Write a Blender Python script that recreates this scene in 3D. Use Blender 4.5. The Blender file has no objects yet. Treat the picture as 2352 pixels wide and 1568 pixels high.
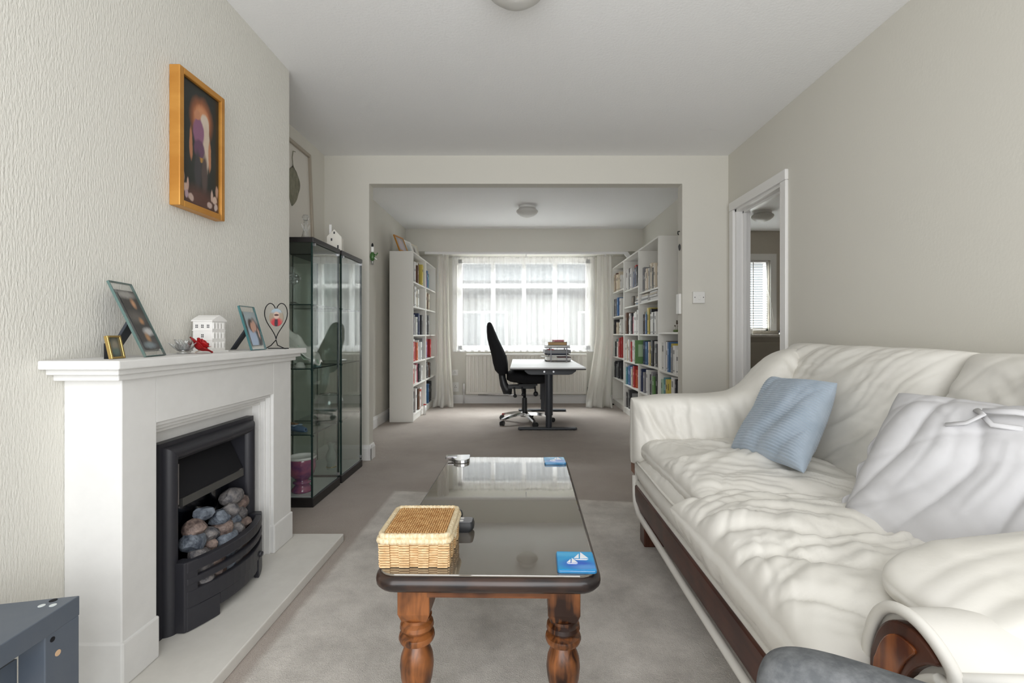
import bpy, bmesh, math, random
import numpy as np
from math import sin, cos, pi, radians as R
from mathutils import Vector, Matrix

SC = bpy.context.scene
COL = SC.collection

# ------------------------------------------------------------------ camera, world, light, exposure
F = 1090.0                                   # focal length in pixels of the 2352 px wide frame
CAMH = 1.05
cd = bpy.data.cameras.new('camera')
cd.sensor_width = 36.0
cd.lens = 36.0 * F / 2352.0
cd.shift_x = -(1196 - 1176) / 2352.0
cd.shift_y = -(784 - 765) / 2352.0
cd.clip_start = 0.03
cam = bpy.data.objects.new('camera', cd)
COL.objects.link(cam)
cam.location = (0, 0, CAMH)
cam.rotation_euler = (R(90), 0, 0)
SC.camera = cam

SC.view_settings.view_transform = 'Standard'
SC.view_settings.look = 'None'
SC.view_settings.gamma = 1.0
SC.view_settings.use_curve_mapping = False
SC.view_settings.exposure = 0.66

W = bpy.data.worlds.new('overcast_sky')
SC.world = W
W.use_nodes = True
W.node_tree.nodes['Background'].inputs[0].default_value = (0.93, 0.97, 1.0, 1)
W.node_tree.nodes['Background'].inputs[1].default_value = 0.47


def area(name, loc, rot, sx, sy, power, col=(1, 1, 1), spread=180):
    l = bpy.data.lights.new(name, 'AREA')
    l.shape = 'RECTANGLE'
    l.size, l.size_y = sx, sy
    l.energy = power
    l.color = col
    l.spread = R(spread)
    o = bpy.data.objects.new(name, l)
    COL.objects.link(o)
    o.location = loc
    o.rotation_euler = rot
    return o


# daylight at the three windows the place has: garden window behind the camera, street bay, hall window
area('daylight_garden_window', (0.05, -0.72, 1.25), (R(90), 0, 0), 3.0, 2.2, 46, (0.98, 0.99, 1.0), 150)
area('daylight_bay_window', (0.04, 9.9, 4.95), (R(-52), 0, 0), 5.0, 3.0, 1700, (0.97, 0.985, 1.0))   # the sky above the street
area('daylight_hall_window', (3.2, 8.6, 3.4), (R(-47), 0, 0), 2.0, 2.0, 1100, (0.97, 0.985, 1.0))

try:
    SC.cycles.max_bounces = 10
    SC.cycles.diffuse_bounces = 6
    SC.cycles.transparent_max_bounces = 24
    SC.cycles.transmission_bounces = 8
    SC.cycles.glossy_bounces = 4
    SC.cycles.caustics_reflective = False
    SC.cycles.caustics_refractive = False
    SC.cycles.sample_clamp_indirect = 6.0
    SC.cycles.use_denoising = True
except Exception:
    pass

# ------------------------------------------------------------------ materials
MATS = {}


def new_mat(name):
    m = bpy.data.materials.new(name)
    m.use_nodes = True
    nt = m.node_tree
    return m, nt, nt.nodes['Principled BSDF'], nt.nodes['Material Output']


def srgb(r, g, b):
    f = lambda c: (c / 255 / 12.92) if c / 255 <= 0.04045 else ((c / 255 + 0.055) / 1.055) ** 2.4
    return (f(r), f(g), f(b))


def M(name, col, rough=0.5, metal=0.0, spec=0.5, var=None, bump=None, coat=0.0, sheen=0.0):
    """col linear rgb; var=(scale xyz, col2, detail); bump=(scale xyz, strength, distance)"""
    if name in MATS:
        return MATS[name]
    m, nt, b, out = new_mat(name)
    b.inputs['Base Color'].default_value = (*col, 1)
    b.inputs['Roughness'].default_value = rough
    b.inputs['Metallic'].default_value = metal
    b.inputs['Specular IOR Level'].default_value = spec
    if coat:
        b.inputs['Coat Weight'].default_value = coat
        b.inputs['Coat IOR'].default_value = 1.8 if coat == 1.0 else 1.5
    if sheen:
        b.inputs['Sheen Weight'].default_value = sheen
    if var or bump:
        tc = nt.nodes.new('ShaderNodeTexCoord')

    def noise(scale, detail=4):
        mp = nt.nodes.new('ShaderNodeMapping')
        mp.inputs['Scale'].default_value = scale if isinstance(scale, tuple) else (scale,) * 3
        nt.links.new(tc.outputs['Object'], mp.inputs[0])
        n = nt.nodes.new('ShaderNodeTexNoise')
        n.inputs['Scale'].default_value = 1.0
        n.inputs['Detail'].default_value = detail
        n.inputs['Roughness'].default_value = 0.6
        nt.links.new(mp.outputs[0], n.inputs['Vector'])
        return n
    if var:
        n = noise(var[0], var[2] if len(var) > 2 else 4)
        rmp = nt.nodes.new('ShaderNodeValToRGB')
        rmp.color_ramp.elements[0].position = 0.35
        rmp.color_ramp.elements[1].position = 0.65
        rmp.color_ramp.elements[0].color = (*col, 1)
        rmp.color_ramp.elements[1].color = (*var[1], 1)
        nt.links.new(n.outputs['Fac'], rmp.inputs[0])
        nt.links.new(rmp.outputs[0], b.inputs['Base Color'])
    if bump:
        n = noise(bump[0], 3)
        bp = nt.nodes.new('ShaderNodeBump')
        bp.inputs['Strength'].default_value = bump[1]
        bp.inputs['Distance'].default_value = bump[2]
        nt.links.new(n.outputs['Fac'], bp.inputs['Height'])
        nt.links.new(bp.outputs[0], b.inputs['Normal'])
    MATS[name] = m
    return m


def thin_glass(name, tint, k=1.0, rough=0.0):
    m, nt, b, out = new_mat(name)
    nt.nodes.remove(b)
    t = nt.nodes.new('ShaderNodeBsdfTransparent')
    t.inputs[0].default_value = (*tint, 1)
    g = nt.nodes.new('ShaderNodeBsdfGlossy')
    g.inputs['Roughness'].default_value = rough
    fr = nt.nodes.new('ShaderNodeFresnel')
    geo = nt.nodes.new('ShaderNodeNewGeometry')
    io = nt.nodes.new('ShaderNodeMapRange')          # thin pane: same reflectance on both faces
    io.inputs[3].default_value = 1.5
    io.inputs[4].default_value = 1 / 1.5
    nt.links.new(geo.outputs['Backfacing'], io.inputs[0])
    nt.links.new(io.outputs[0], fr.inputs[0])
    ml = nt.nodes.new('ShaderNodeMath')
    ml.operation = 'MULTIPLY'
    ml.inputs[1].default_value = k
    ml.use_clamp = True
    mx = nt.nodes.new('ShaderNodeMixShader')
    nt.links.new(fr.outputs[0], ml.inputs[0])
    nt.links.new(ml.outputs[0], mx.inputs[0])
    nt.links.new(t.outputs[0], mx.inputs[1])
    nt.links.new(g.outputs[0], mx.inputs[2])
    nt.links.new(mx.outputs[0], out.inputs[0])
    MATS[name] = m
    return m


def fabric_net(name, transp, col, trans_share=0.5):
    m, nt, b, out = new_mat(name)
    nt.nodes.remove(b)
    t = nt.nodes.new('ShaderNodeBsdfTransparent')
    d = nt.nodes.new('ShaderNodeBsdfDiffuse')
    d.inputs[0].default_value = (*col, 1)
    tr = nt.nodes.new('ShaderNodeBsdfTranslucent')
    tr.inputs[0].default_value = (*col, 1)
    m1 = nt.nodes.new('ShaderNodeMixShader')
    m1.inputs[0].default_value = trans_share
    nt.links.new(d.outputs[0], m1.inputs[1])
    nt.links.new(tr.outputs[0], m1.inputs[2])
    m2 = nt.nodes.new('ShaderNodeMixShader')
    m2.inputs[0].default_value = transp
    nt.links.new(m1.outputs[0], m2.inputs[1])
    nt.links.new(t.outputs[0], m2.inputs[2])
    nt.links.new(m2.outputs[0], out.inputs[0])
    MATS[name] = m
    return m


def print_mat(name, base, blobs, rough=0.35):
    """flat print: soft ellipses (u, v, ru, rv, colour, softness) over a ground, on UV"""
    m, nt, b, out = new_mat(name)
    tc = nt.nodes.new('ShaderNodeTexCoord')
    nz = nt.nodes.new('ShaderNodeTexNoise')
    nz.inputs['Scale'].default_value = 9.0
    nt.links.new(tc.outputs['UV'], nz.inputs['Vector'])
    wob = nt.nodes.new('ShaderNodeMixRGB')
    wob.blend_type = 'ADD'
    wob.inputs[0].default_value = 0.045
    nt.links.new(tc.outputs['UV'], wob.inputs[1])
    nt.links.new(nz.outputs['Color'], wob.inputs[2])
    last = None
    for (u, v, ru, rv, c, soft) in blobs:
        mp = nt.nodes.new('ShaderNodeMapping')
        mp.vector_type = 'TEXTURE'
        mp.inputs['Location'].default_value = (u + 0.022, v + 0.022, 0)
        mp.inputs['Scale'].default_value = (ru, rv, 1)
        nt.links.new(wob.outputs[0], mp.inputs[0])
        sep = nt.nodes.new('ShaderNodeSeparateXYZ')
        nt.links.new(mp.outputs[0], sep.inputs[0])
        cmb = nt.nodes.new('ShaderNodeCombineXYZ')
        nt.links.new(sep.outputs[0], cmb.inputs[0])
        nt.links.new(sep.outputs[1], cmb.inputs[1])
        ln = nt.nodes.new('ShaderNodeVectorMath')
        ln.operation = 'LENGTH'
        nt.links.new(cmb.outputs[0], ln.inputs[0])
        mr = nt.nodes.new('ShaderNodeMapRange')
        mr.inputs[1].default_value = 1.0 - soft
        mr.inputs[2].default_value = 1.0 + soft
        mr.inputs[3].default_value = 1.0
        mr.inputs[4].default_value = 0.0
        nt.links.new(ln.outputs['Value'], mr.inputs[0])
        mx = nt.nodes.new('ShaderNodeMixRGB')
        nt.links.new(mr.outputs[0], mx.inputs[0])
        if last is None:
            mx.inputs[1].default_value = (*base, 1)
        else:
            nt.links.new(last.outputs[0], mx.inputs[1])
        mx.inputs[2].default_value = (*c, 1)
        last = mx
    if last:
        nt.links.new(last.outputs[0], b.inputs['Base Color'])
    else:
        b.inputs['Base Color'].default_value = (*base, 1)
    b.inputs['Roughness'].default_value = rough
    MATS[name] = m
    return m


def wood_mat(name, dark, light, rough=0.35, axis='Z', scale=1.0):
    m, nt, b, out = new_mat(name)
    tc = nt.nodes.new('ShaderNodeTexCoord')
    mp = nt.nodes.new('ShaderNodeMapping')
    s = [28 * scale] * 3
    s['XYZ'.index(axis)] = 3.0 * scale
    mp.inputs['Scale'].default_value = s
    nt.links.new(tc.outputs['Object'], mp.inputs[0])
    n = nt.nodes.new('ShaderNodeTexNoise')
    n.inputs['Scale'].default_value = 1.0
    n.inputs['Detail'].default_value = 5
    n.inputs['Distortion'].default_value = 1.6
    nt.links.new(mp.outputs[0], n.inputs['Vector'])
    n2 = nt.nodes.new('ShaderNodeTexNoise')
    n2.inputs['Scale'].default_value = 9.0
    n2.inputs['Detail'].default_value = 3
    nt.links.new(tc.outputs['Object'], n2.inputs['Vector'])
    ad = nt.nodes.new('ShaderNodeMath')
    ad.operation = 'MULTIPLY_ADD'
    ad.inputs[1].default_value = 0.55
    nt.links.new(n2.outputs['Fac'], ad.inputs[0])
    ml = nt.nodes.new('ShaderNodeMath')
    ml.operation = 'MULTIPLY'
    ml.inputs[1].default_value = 0.5
    nt.links.new(n.outputs['Fac'], ml.inputs[0])
    nt.links.new(ml.outputs[0], ad.inputs[2])
    rp = nt.nodes.new('ShaderNodeValToRGB')
    rp.color_ramp.elements[0].position = 0.43
    rp.color_ramp.elements[1].position = 0.62
    rp.color_ramp.elements[0].color = (*dark, 1)
    rp.color_ramp.elements[1].color = (*light, 1)
    nt.links.new(ad.outputs[0], rp.inputs[0])
    nt.links.new(rp.outputs[0], b.inputs['Base Color'])
    b.inputs['Roughness'].default_value = rough
    MATS[name] = m
    return m


WALLC = (0.67, 0.65, 0.59)
wall_m = M('wall_paint', WALLC, 0.75, spec=0.25, bump=((90, 90, 60), 0.25, 0.002))
paper_m = M('vermiculated_wallpaper', (0.71, 0.695, 0.64), 0.7, spec=0.3, bump=((190, 190, 45), 0.7, 0.005))
ceil_m = M('stippled_ceiling_paint', (0.87, 0.87, 0.87), 0.8, spec=0.2, bump=(75, 0.35, 0.004))
white_m = M('white_gloss_paint', (0.80, 0.79, 0.775), 0.3, spec=0.5)
shelf_m = M('white_laminate', (0.80, 0.785, 0.74), 0.4)
stone_m = M('limestone_mantel', (0.73, 0.725, 0.71), 0.6, spec=0.3, var=(14, (0.70, 0.695, 0.68)), bump=(220, 0.06, 0.001))
hearth_m = M('limestone_hearth', (0.70, 0.68, 0.635), 0.5, spec=0.35, var=(12, (0.655, 0.635, 0.59)))
black_m = M('black_cast_iron', (0.022, 0.022, 0.028), 0.42, spec=0.5)
matblack_m = M('matt_black', (0.012, 0.012, 0.014), 0.75, spec=0.2)
darkframe_m = M('black_brown_cabinet', (0.014, 0.012, 0.012), 0.4)
seal_m = M('dark_green_glass_edge', (0.012, 0.03, 0.026), 0.2, spec=0.6)
glass_m = thin_glass('cabinet_glass', (0.962, 0.982, 0.973), 1.2)
clear_m = thin_glass('clear_glass', (0.985, 0.99, 0.988), 1.0)
winglass_m = thin_glass('window_glass', (0.96, 0.98, 0.98), 0.8)
crystal_m = thin_glass('crystal', (0.96, 0.97, 0.975), 3.6, 0.03)
chrome_m = M('chrome', (0.72, 0.72, 0.74), 0.12, 1.0)
steel_m = M('brushed_steel', (0.5, 0.5, 0.52), 0.3, 1.0)
gold_m = M('gold_frame', (0.50, 0.215, 0.035), 0.38, 0.35, var=((3, 3, 9), (0.60, 0.29, 0.06)))
brass_m = M('brass', (0.60, 0.42, 0.16), 0.25, 1.0)
plastic_m = M('white_plastic', (0.80, 0.79, 0.76), 0.35)
net_m = fabric_net('white_net', 0.60, (0.91, 0.91, 0.91), 0.13)
curt_m = fabric_net('cream_curtain_fabric', 0.0, (0.87, 0.855, 0.81), 0.36)
sofa_m = M('cream_leather', (0.70, 0.68, 0.635), 0.5, spec=0.35, var=(5, (0.65, 0.63, 0.58)), bump=(60, 0.12, 0.003))
linen_m = M('pale_grey_linen', (0.55, 0.545, 0.555), 0.85, spec=0.15, var=(6, (0.515, 0.51, 0.52)), bump=(300, 0.1, 0.001))
blue_m = M('blue_grey_corduroy', (0.36, 0.42, 0.49), 0.85, spec=0.1, sheen=0.3, var=(10, (0.30, 0.36, 0.425)))
felt_m = M('grey_felt', (0.10, 0.105, 0.11), 0.95, spec=0.1, var=(55, (0.16, 0.165, 0.17)), bump=(200, 0.3, 0.002))
slate_m = M('slate_paint', (0.085, 0.105, 0.135), 0.45, var=(9, (0.10, 0.118, 0.145)))
walnut_m = wood_mat('dark_red_wood', (0.035, 0.010, 0.005), (0.085, 0.026, 0.013), 0.3, 'Z')
railwood_m = wood_mat('mahogany_rail', (0.04, 0.012, 0.007), (0.075, 0.024, 0.014), 0.35, 'Y')
burl_m = wood_mat('burl_wood', (0.09, 0.02, 0.006), (0.34, 0.10, 0.022), 0.22, 'Z', 0.7)
pine_m = wood_mat('stained_pine', (0.018, 0.006, 0.003), (0.25, 0.088, 0.026), 0.3, 'Z')
pineh_m = wood_mat('stained_pine_rail', (0.03, 0.009, 0.004), (0.17, 0.06, 0.02), 0.3, 'X')
darkpine_m = wood_mat('blackened_pine_edge', (0.012, 0.009, 0.009), (0.045, 0.022, 0.014), 0.28, 'X')
smoke_m = M('bronze_smoked_glass', (0.115, 0.10, 0.08), 0.03, spec=1.0, coat=1.0, var=((5, 5, 5), (0.135, 0.118, 0.095)))
fabricblack_m = M('black_office_fabric', (0.018, 0.018, 0.02), 0.9, spec=0.15, bump=(400, 0.2, 0.001))
plasticblack_m = M('black_plastic', (0.018, 0.019, 0.021), 0.4)
graphite_m = M('graphite_metal', (0.028, 0.032, 0.04), 0.42)
desktop_m = M('white_desktop', (0.88, 0.88, 0.88), 0.3)
paper_white = M('paper', (0.78, 0.77, 0.74), 0.8)
radiator_m = M('radiator_enamel', (0.74, 0.715, 0.655), 0.35)
porc_m = M('white_porcelain', (0.83, 0.82, 0.80), 0.25, coat=0.3)
darkhole_m = M('dark_opening', (0.05, 0.05, 0.055), 0.8)
hallpanel_m = M('hall_cupboard_paint', (0.28, 0.255, 0.215), 0.5)
wick_a = M('willow_side', (0.50, 0.30, 0.13), 0.6, var=((60, 60, 260), (0.68, 0.50, 0.28), 3))
wick_b = M('willow_lid', (0.38, 0.18, 0.05), 0.6, var=(60, (0.58, 0.35, 0.14), 3))
wick_c = M('pale_willow_rim', (0.70, 0.61, 0.43), 0.6, var=((160, 160, 60), (0.55, 0.42, 0.24), 2))


def carpet_mat():
    m, nt, b, out = new_mat('carpet')
    N = nt.nodes.new
    L = nt.links.new
    tc = N('ShaderNodeTexCoord')
    sep = N('ShaderNodeSeparateXYZ')
    L(tc.outputs['Object'], sep.inputs[0])

    def noise(s, d, rough=0.6):
        n = N('ShaderNodeTexNoise')
        n.inputs['Scale'].default_value = s
        n.inputs['Detail'].default_value = d
        n.inputs['Roughness'].default_value = rough
        L(tc.outputs['Object'], n.inputs['Vector'])
        return n

    def math(op, a, bb=None, clamp=False):
        q = N('ShaderNodeMath')
        q.operation = op
        q.use_clamp = clamp
        for i, v in enumerate((a, bb)):
            if v is None:
                continue
            if isinstance(v, (int, float)):
                q.inputs[i].default_value = v
            else:
                L(v, q.inputs[i])
        return q.outputs[0]
    big = noise(2.2, 5)
    edge = noise(14, 3)
    # the paler, less trodden piece of carpet in front of the hearth (a laid piece with its own edges)
    wob = math('MULTIPLY', math('SUBTRACT', edge.outputs['Fac'], 0.5), 0.03)
    yy = math('ADD', sep.outputs['Y'], wob)
    tilt = math('MULTIPLY', sep.outputs['X'], 0.14)
    my = math('MULTIPLY', math('SUBTRACT', 3.06, math('ADD', yy, tilt)), 40, True)
    mx_ = math('MULTIPLY', math('ADD', math('ADD', sep.outputs['X'], wob), 0.852), 40, True)
    mask = math('MULTIPLY', my, mx_)
    r1 = N('ShaderNodeValToRGB')
    r1.color_ramp.elements[0].position = 0.32
    r1.color_ramp.elements[1].position = 0.68
    r1.color_ramp.elements[0].color = (0.35, 0.30, 0.262, 1)
    r1.color_ramp.elements[1].color = (0.41, 0.36, 0.32, 1)
    L(big.outputs['Fac'], r1.inputs[0])
    med = noise(3.4, 6, 0.7)
    r2 = N('ShaderNodeValToRGB')
    r2.color_ramp.elements[0].position = 0.33
    r2.color_ramp.elements[1].position = 0.60
    r2.color_ramp.elements[0].color = (0.42, 0.39, 0.355, 1)
    r2.color_ramp.elements[1].color = (0.64, 0.60, 0.55, 1)
    L(med.outputs['Fac'], r2.inputs[0])
    mix = N('ShaderNodeMixRGB')
    L(mask, mix.inputs[0])
    L(r1.outputs[0], mix.inputs[1])
    L(r2.outputs[0], mix.inputs[2])
    fine = noise(260, 2)
    ov = N('ShaderNodeMixRGB')
    ov.blend_type = 'OVERLAY'
    ov.inputs[0].default_value = 0.35
    L(mix.outputs[0], ov.inputs[1])
    L(fine.outputs['Fac'], ov.inputs[2])
    L(ov.outputs[0], b.inputs['Base Color'])
    bp = N('ShaderNodeBump')
    bp.inputs['Strength'].default_value = 0.5
    bp.inputs['Distance'].default_value = 0.006
    L(fine.outputs['Fac'], bp.inputs['Height'])
    bp2 = N('ShaderNodeBump')
    bp2.inputs['Strength'].default_value = 0.35
    bp2.inputs['Distance'].default_value = 0.03
    L(med.outputs['Fac'], bp2.inputs['Height'])
    L(bp.outputs[0], bp2.inputs['Normal'])
    L(bp2.outputs[0], b.inputs['Normal'])
    b.inputs['Roughness'].default_value = 0.95
    b.inputs['Specular IOR Level'].default_value = 0.1
    b.inputs['Sheen Weight'].default_value = 0.15
    MATS['carpet'] = m
    return m


carpet_m = carpet_mat()


# ------------------------------------------------------------------ mesh helpers
def basis(ex, ey, ez, o=(0, 0, 0)):
    m = Matrix.Identity(4)
    for i, a in enumerate((ex, ey, ez)):
        for r in range(3):
            m[r][i] = a[r]
    for r in range(3):
        m[r][3] = o[r]
    return m


def frame_to(p0, p1):
    z = (Vector(p1) - Vector(p0)).normalized()
    up = Vector((0, 0, 1)) if abs(z.z) < 0.95 else Vector((1, 0, 0))
    x = up.cross(z).normalized()
    y = z.cross(x)
    return x, y, z


class MB:
    def __init__(self, o=(0, 0, 0)):
        self.v, self.f, self.mi, self.uv = [], [], [], {}
        self.o = Vector(o)
        self.cur = 0

    def add(self, vs, fs, T=None):
        b = len(self.v)
        for p in vs:
            p = Vector(p)
            if T is not None:
                p = T @ p
            self.v.append(tuple(p - self.o))
        for f in fs:
            self.f.append(tuple(b + i for i in f))
            self.mi.append(self.cur)
        return self

    def box(self, x0, x1, y0, y1, z0, z1, T=None):
        vs = [(x, y, z) for z in (z0, z1) for (x, y) in ((x0, y0), (x1, y0), (x1, y1), (x0, y1))]
        fs = [(3, 2, 1, 0), (4, 5, 6, 7), (0, 1, 5, 4), (1, 2, 6, 5), (2, 3, 7, 6), (3, 0, 4, 7)]
        return self.add(vs, fs, T)

    def prism(self, poly, z0, z1, T=None):
        n = len(poly)
        vs = [(x, y, z0) for x, y in poly] + [(x, y, z1) for x, y in poly]
        fs = [tuple(range(n - 1, -1, -1)), tuple(range(n, 2 * n))]
        fs += [(i, (i + 1) % n, n + (i + 1) % n, n + i) for i in range(n)]
        return self.add(vs, fs, T)

    def cyl(self, p0, p1, r0, r1=None, n=16, T=None):
        r1 = r0 if r1 is None else r1
        x, y, z = frame_to(p0, p1)
        vs = []
        for p, r in ((p0, r0), (p1, r1)):
            for i in range(n):
                a = 2 * pi * i / n
                vs.append(Vector(p) + x * (r * cos(a)) + y * (r * sin(a)))
        fs = [tuple(range(n - 1, -1, -1)), tuple(range(n, 2 * n))]
        fs += [(i, (i + 1) % n, n + (i + 1) % n, n + i) for i in range(n)]
        return self.add(vs, fs, T)

    def tube(self, pts, r, n=8, closed=False, T=None, flat=1.0):
        pts = [Vector(p) for p in pts]
        m = len(pts)
        vs = []
        nrm = None
        for i, p in enumerate(pts):
            a = pts[(i - 1) % m] if (closed or i > 0) else p
            c = pts[(i + 1) % m] if (closed or i < m - 1) else p
            t = (c - a)
            t = t.normalized() if t.length > 1e-9 else Vector((0, 0, 1))
            if nrm is None:
                up = Vector((0, 0, 1)) if abs(t.z) < 0.9 else Vector((1, 0, 0))
                nrm = up.cross(t).normalized()
            nrm = (nrm - t * nrm.dot(t))
            nrm = nrm.normalized() if nrm.length > 1e-6 else Vector((1, 0, 0))
            bn = t.cross(nrm)
            rr = r[i] if isinstance(r, (list, tuple)) else r
            for k in range(n):
                q = 2 * pi * k / n
                vs.append(p + nrm * (rr * cos(q)) + bn * (rr * flat * sin(q)))
        fs = []
        for i in range(m if closed else m - 1):
            j = (i + 1) % m
            for k in range(n):
                k2 = (k + 1) % n
                fs.append((i * n + k, i * n + k2, j * n + k2, j * n + k))
        if not closed:
            fs.append(tuple(range(n - 1, -1, -1)))
            fs.append(tuple((m - 1) * n + k for k in range(n)))
        return self.add(vs, fs, T)

    def lathe(self, prof, n=24, c=(0, 0, 0), T=None, wav=None):
        vs = []
        for r, z in prof:
            for i in range(n):
                a = 2 * pi * i / n
                q = r * (wav(a, z) if wav else 1)
                vs.append((c[0] + q * cos(a), c[1] + q * sin(a), c[2] + z))
        fs = []
        for j in range(len(prof) - 1):
            for i in range(n):
                k = (i + 1) % n
                fs.append((j * n + i, j * n + k, (j + 1) * n + k, (j + 1) * n + i))
        if prof[0][0] > 1e-5:
            fs.append(tuple(range(n - 1, -1, -1)))
        if prof[-1][0] > 1e-5:
            fs.append(tuple((len(prof) - 1) * n + i for i in range(n)))
        return self.add(vs, fs, T)

    def loft(self, rings, T=None, cap=True):
        n = len(rings[0])
        vs = [p for r in rings for p in r]
        fs = []
        for j in range(len(rings) - 1):
            for i in range(n):
                k = (i + 1) % n
                fs.append((j * n + i, j * n + k, (j + 1) * n + k, (j + 1) * n + i))
        if cap:
            fs.append(tuple(range(n - 1, -1, -1)))
            fs.append(tuple((len(rings) - 1) * n + i for i in range(n)))
        return self.add(vs, fs, T)

    def grid(self, P, T=None, two_sided=None):
        """P: array [nu][nv][3]"""
        nu, nv = len(P), len(P[0])
        vs = [tuple(P[i][j]) for i in range(nu) for j in range(nv)]
        fs = [(i * nv + j, (i + 1) * nv + j, (i + 1) * nv + j + 1, i * nv + j + 1) for i in range(nu - 1) for j in range(nv - 1)]
        return self.add(vs, fs, T)

    def build(self, name, mat, parent=None, smooth=False, bevel=0.0, kind=None, label=None, recenter=True, solid=0.0, seg=2, angle=None):
        v = self.v
        loc = Vector((0, 0, 0))
        if parent is None and recenter and v:
            a = np.array(v)
            lo, hi = a.min(0), a.max(0)
            loc = Vector(((lo[0] + hi[0]) / 2, (lo[1] + hi[1]) / 2, lo[2]))
            v = [tuple(Vector(p) - loc) for p in v]
            loc = loc + self.o
        elif parent is None:
            loc = self.o.copy()
        me = bpy.data.meshes.new(name)
        me.from_pydata(v, [], self.f)
        mats = mat if isinstance(mat, (list, tuple)) else [mat]
        for q in mats:
            me.materials.append(q)
        if len(mats) > 1:
            me.polygons.foreach_set('material_index', self.mi)
        bm = bmesh.new()
        bm.from_mesh(me)
        bmesh.ops.recalc_face_normals(bm, faces=bm.faces)
        bm.to_mesh(me)
        bm.free()
        if smooth:
            me.polygons.foreach_set('use_smooth', [True] * len(me.polygons))
            if angle:
                try:
                    me.set_sharp_from_angle(angle=R(angle))
                except Exception:
                    pass
        me.update()
        o = bpy.data.objects.new(name, me)
        COL.objects.link(o)
        o.location = loc
        if parent is not None:
            o.parent = parent
        if bevel:
            bv = o.modifiers.new('bevel', 'BEVEL')
            bv.width = bevel
            bv.segments = seg
            bv.limit_method = 'ANGLE'
            bv.angle_limit = R(40)
        if solid:
            s = o.modifiers.new('solid', 'SOLIDIFY')
            s.thickness = solid
        if kind:
            o['kind'] = kind
        if label:
            o['label'] = label
        return o


def thing(name, label, cat, loc=(0, 0, 0), rz=0.0, group=None):
    o = bpy.data.objects.new(name, None)
    o.empty_display_size = 0.05
    COL.objects.link(o)
    o.location = loc
    o.rotation_euler = (0, 0, rz)
    o['label'] = label
    o['category'] = cat
    if group:
        o['group'] = group
    return o


def tag(o, label, cat, group=None):
    o['label'] = label
    o['category'] = cat
    if group:
        o['group'] = group
    return o


def dup(root, loc, rz, label, group=None):
    r = root.copy()
    COL.objects.link(r)
    r.location = loc
    r.rotation_euler = (0, 0, rz)
    r['label'] = label
    if group:
        r['group'] = group
    for ch in list(root.children):
        c = ch.copy()
        COL.objects.link(c)
        c.parent = r
        for g in list(ch.children):
            d = g.copy()
            COL.objects.link(d)
            d.parent = c
    return r


def struct(name, mb, mat, **kw):
    return mb.build(name, mat, kind='structure', recenter=False, **kw)


def quad(name, corners, mat, parent=None, thick=0.0015, kind=None, label=None):
    """thin flat print with UV: corners bl, br, tr, tl"""
    c = [Vector(p) for p in corners]
    n = (c[1] - c[0]).cross(c[3] - c[0]).normalized() * thick
    vs = [tuple(p) for p in c] + [tuple(p - n) for p in c]
    fs = [(0, 1, 2, 3), (7, 6, 5, 4), (0, 4, 5, 1), (1, 5, 6, 2), (2, 6, 7, 3), (3, 7, 4, 0)]
    me = bpy.data.meshes.new(name)
    me.from_pydata(vs, [], fs)
    me.materials.append(mat)
    uvl = me.uv_layers.new(name='UVMap')
    uvs = {0: (0, 0), 1: (1, 0), 2: (1, 1), 3: (0, 1), 4: (0, 0), 5: (1, 0), 6: (1, 1), 7: (0, 1)}
    for lp in me.loops:
        uvl.data[lp.index].uv = uvs[lp.vertex_index]
    o = bpy.data.objects.new(name, me)
    COL.objects.link(o)
    if parent is not None:
        o.parent = parent
    if kind:
        o['kind'] = kind
    if label:
        o['label'] = label
    return o


# value noise on arrays
def vnoise(x, y, seed=0):
    xi, yi = np.floor(x).astype(np.int64), np.floor(y).astype(np.int64)
    xf, yf = x - xi, y - yi
    u, v = xf * xf * (3 - 2 * xf), yf * yf * (3 - 2 * yf)

    def h(a, b):
        n = (a * 374761393 + b * 668265263 + seed * 974711) & 0xffffffff
        n = ((n ^ (n >> 13)) * 1274126177) & 0xffffffff
        return ((n ^ (n >> 16)) & 0xffff) / 65535.0
    return (h(xi, yi) * (1 - u) + h(xi + 1, yi) * u) * (1 - v) + (h(xi, yi + 1) * (1 - u) + h(xi + 1, yi + 1) * u) * v


def folds(X, Y, wr):
    """wrinkles: list of (angle deg, freq along, freq across, amplitude, seed)"""
    D = np.zeros_like(X)
    for (ang, fa, fc, amp, seed) in wr:
        c, s = cos(R(ang)), sin(R(ang))
        a, b = X * c + Y * s, -X * s + Y * c
        wa = (vnoise(X * 4 + 7, Y * 4 + 3, seed + 50) - .5)
        b = b + wa * 0.10
        n = vnoise(a * fa + 31, b * fc + 17, seed)
        n2 = vnoise(a * fa * 1.7 + 3, b * fc * 2.1 + 7, seed + 77)
        r = np.abs(2 * n - 1) ** 0.75
        r2 = np.abs(2 * n2 - 1) ** 0.75
        D += 1.5 * amp * ((r - 0.45) + 0.45 * (r2 - 0.45)) * (0.25 + 1.25 * vnoise(X * 3 + 5, Y * 3 + 9, seed + 9))
    return D


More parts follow.
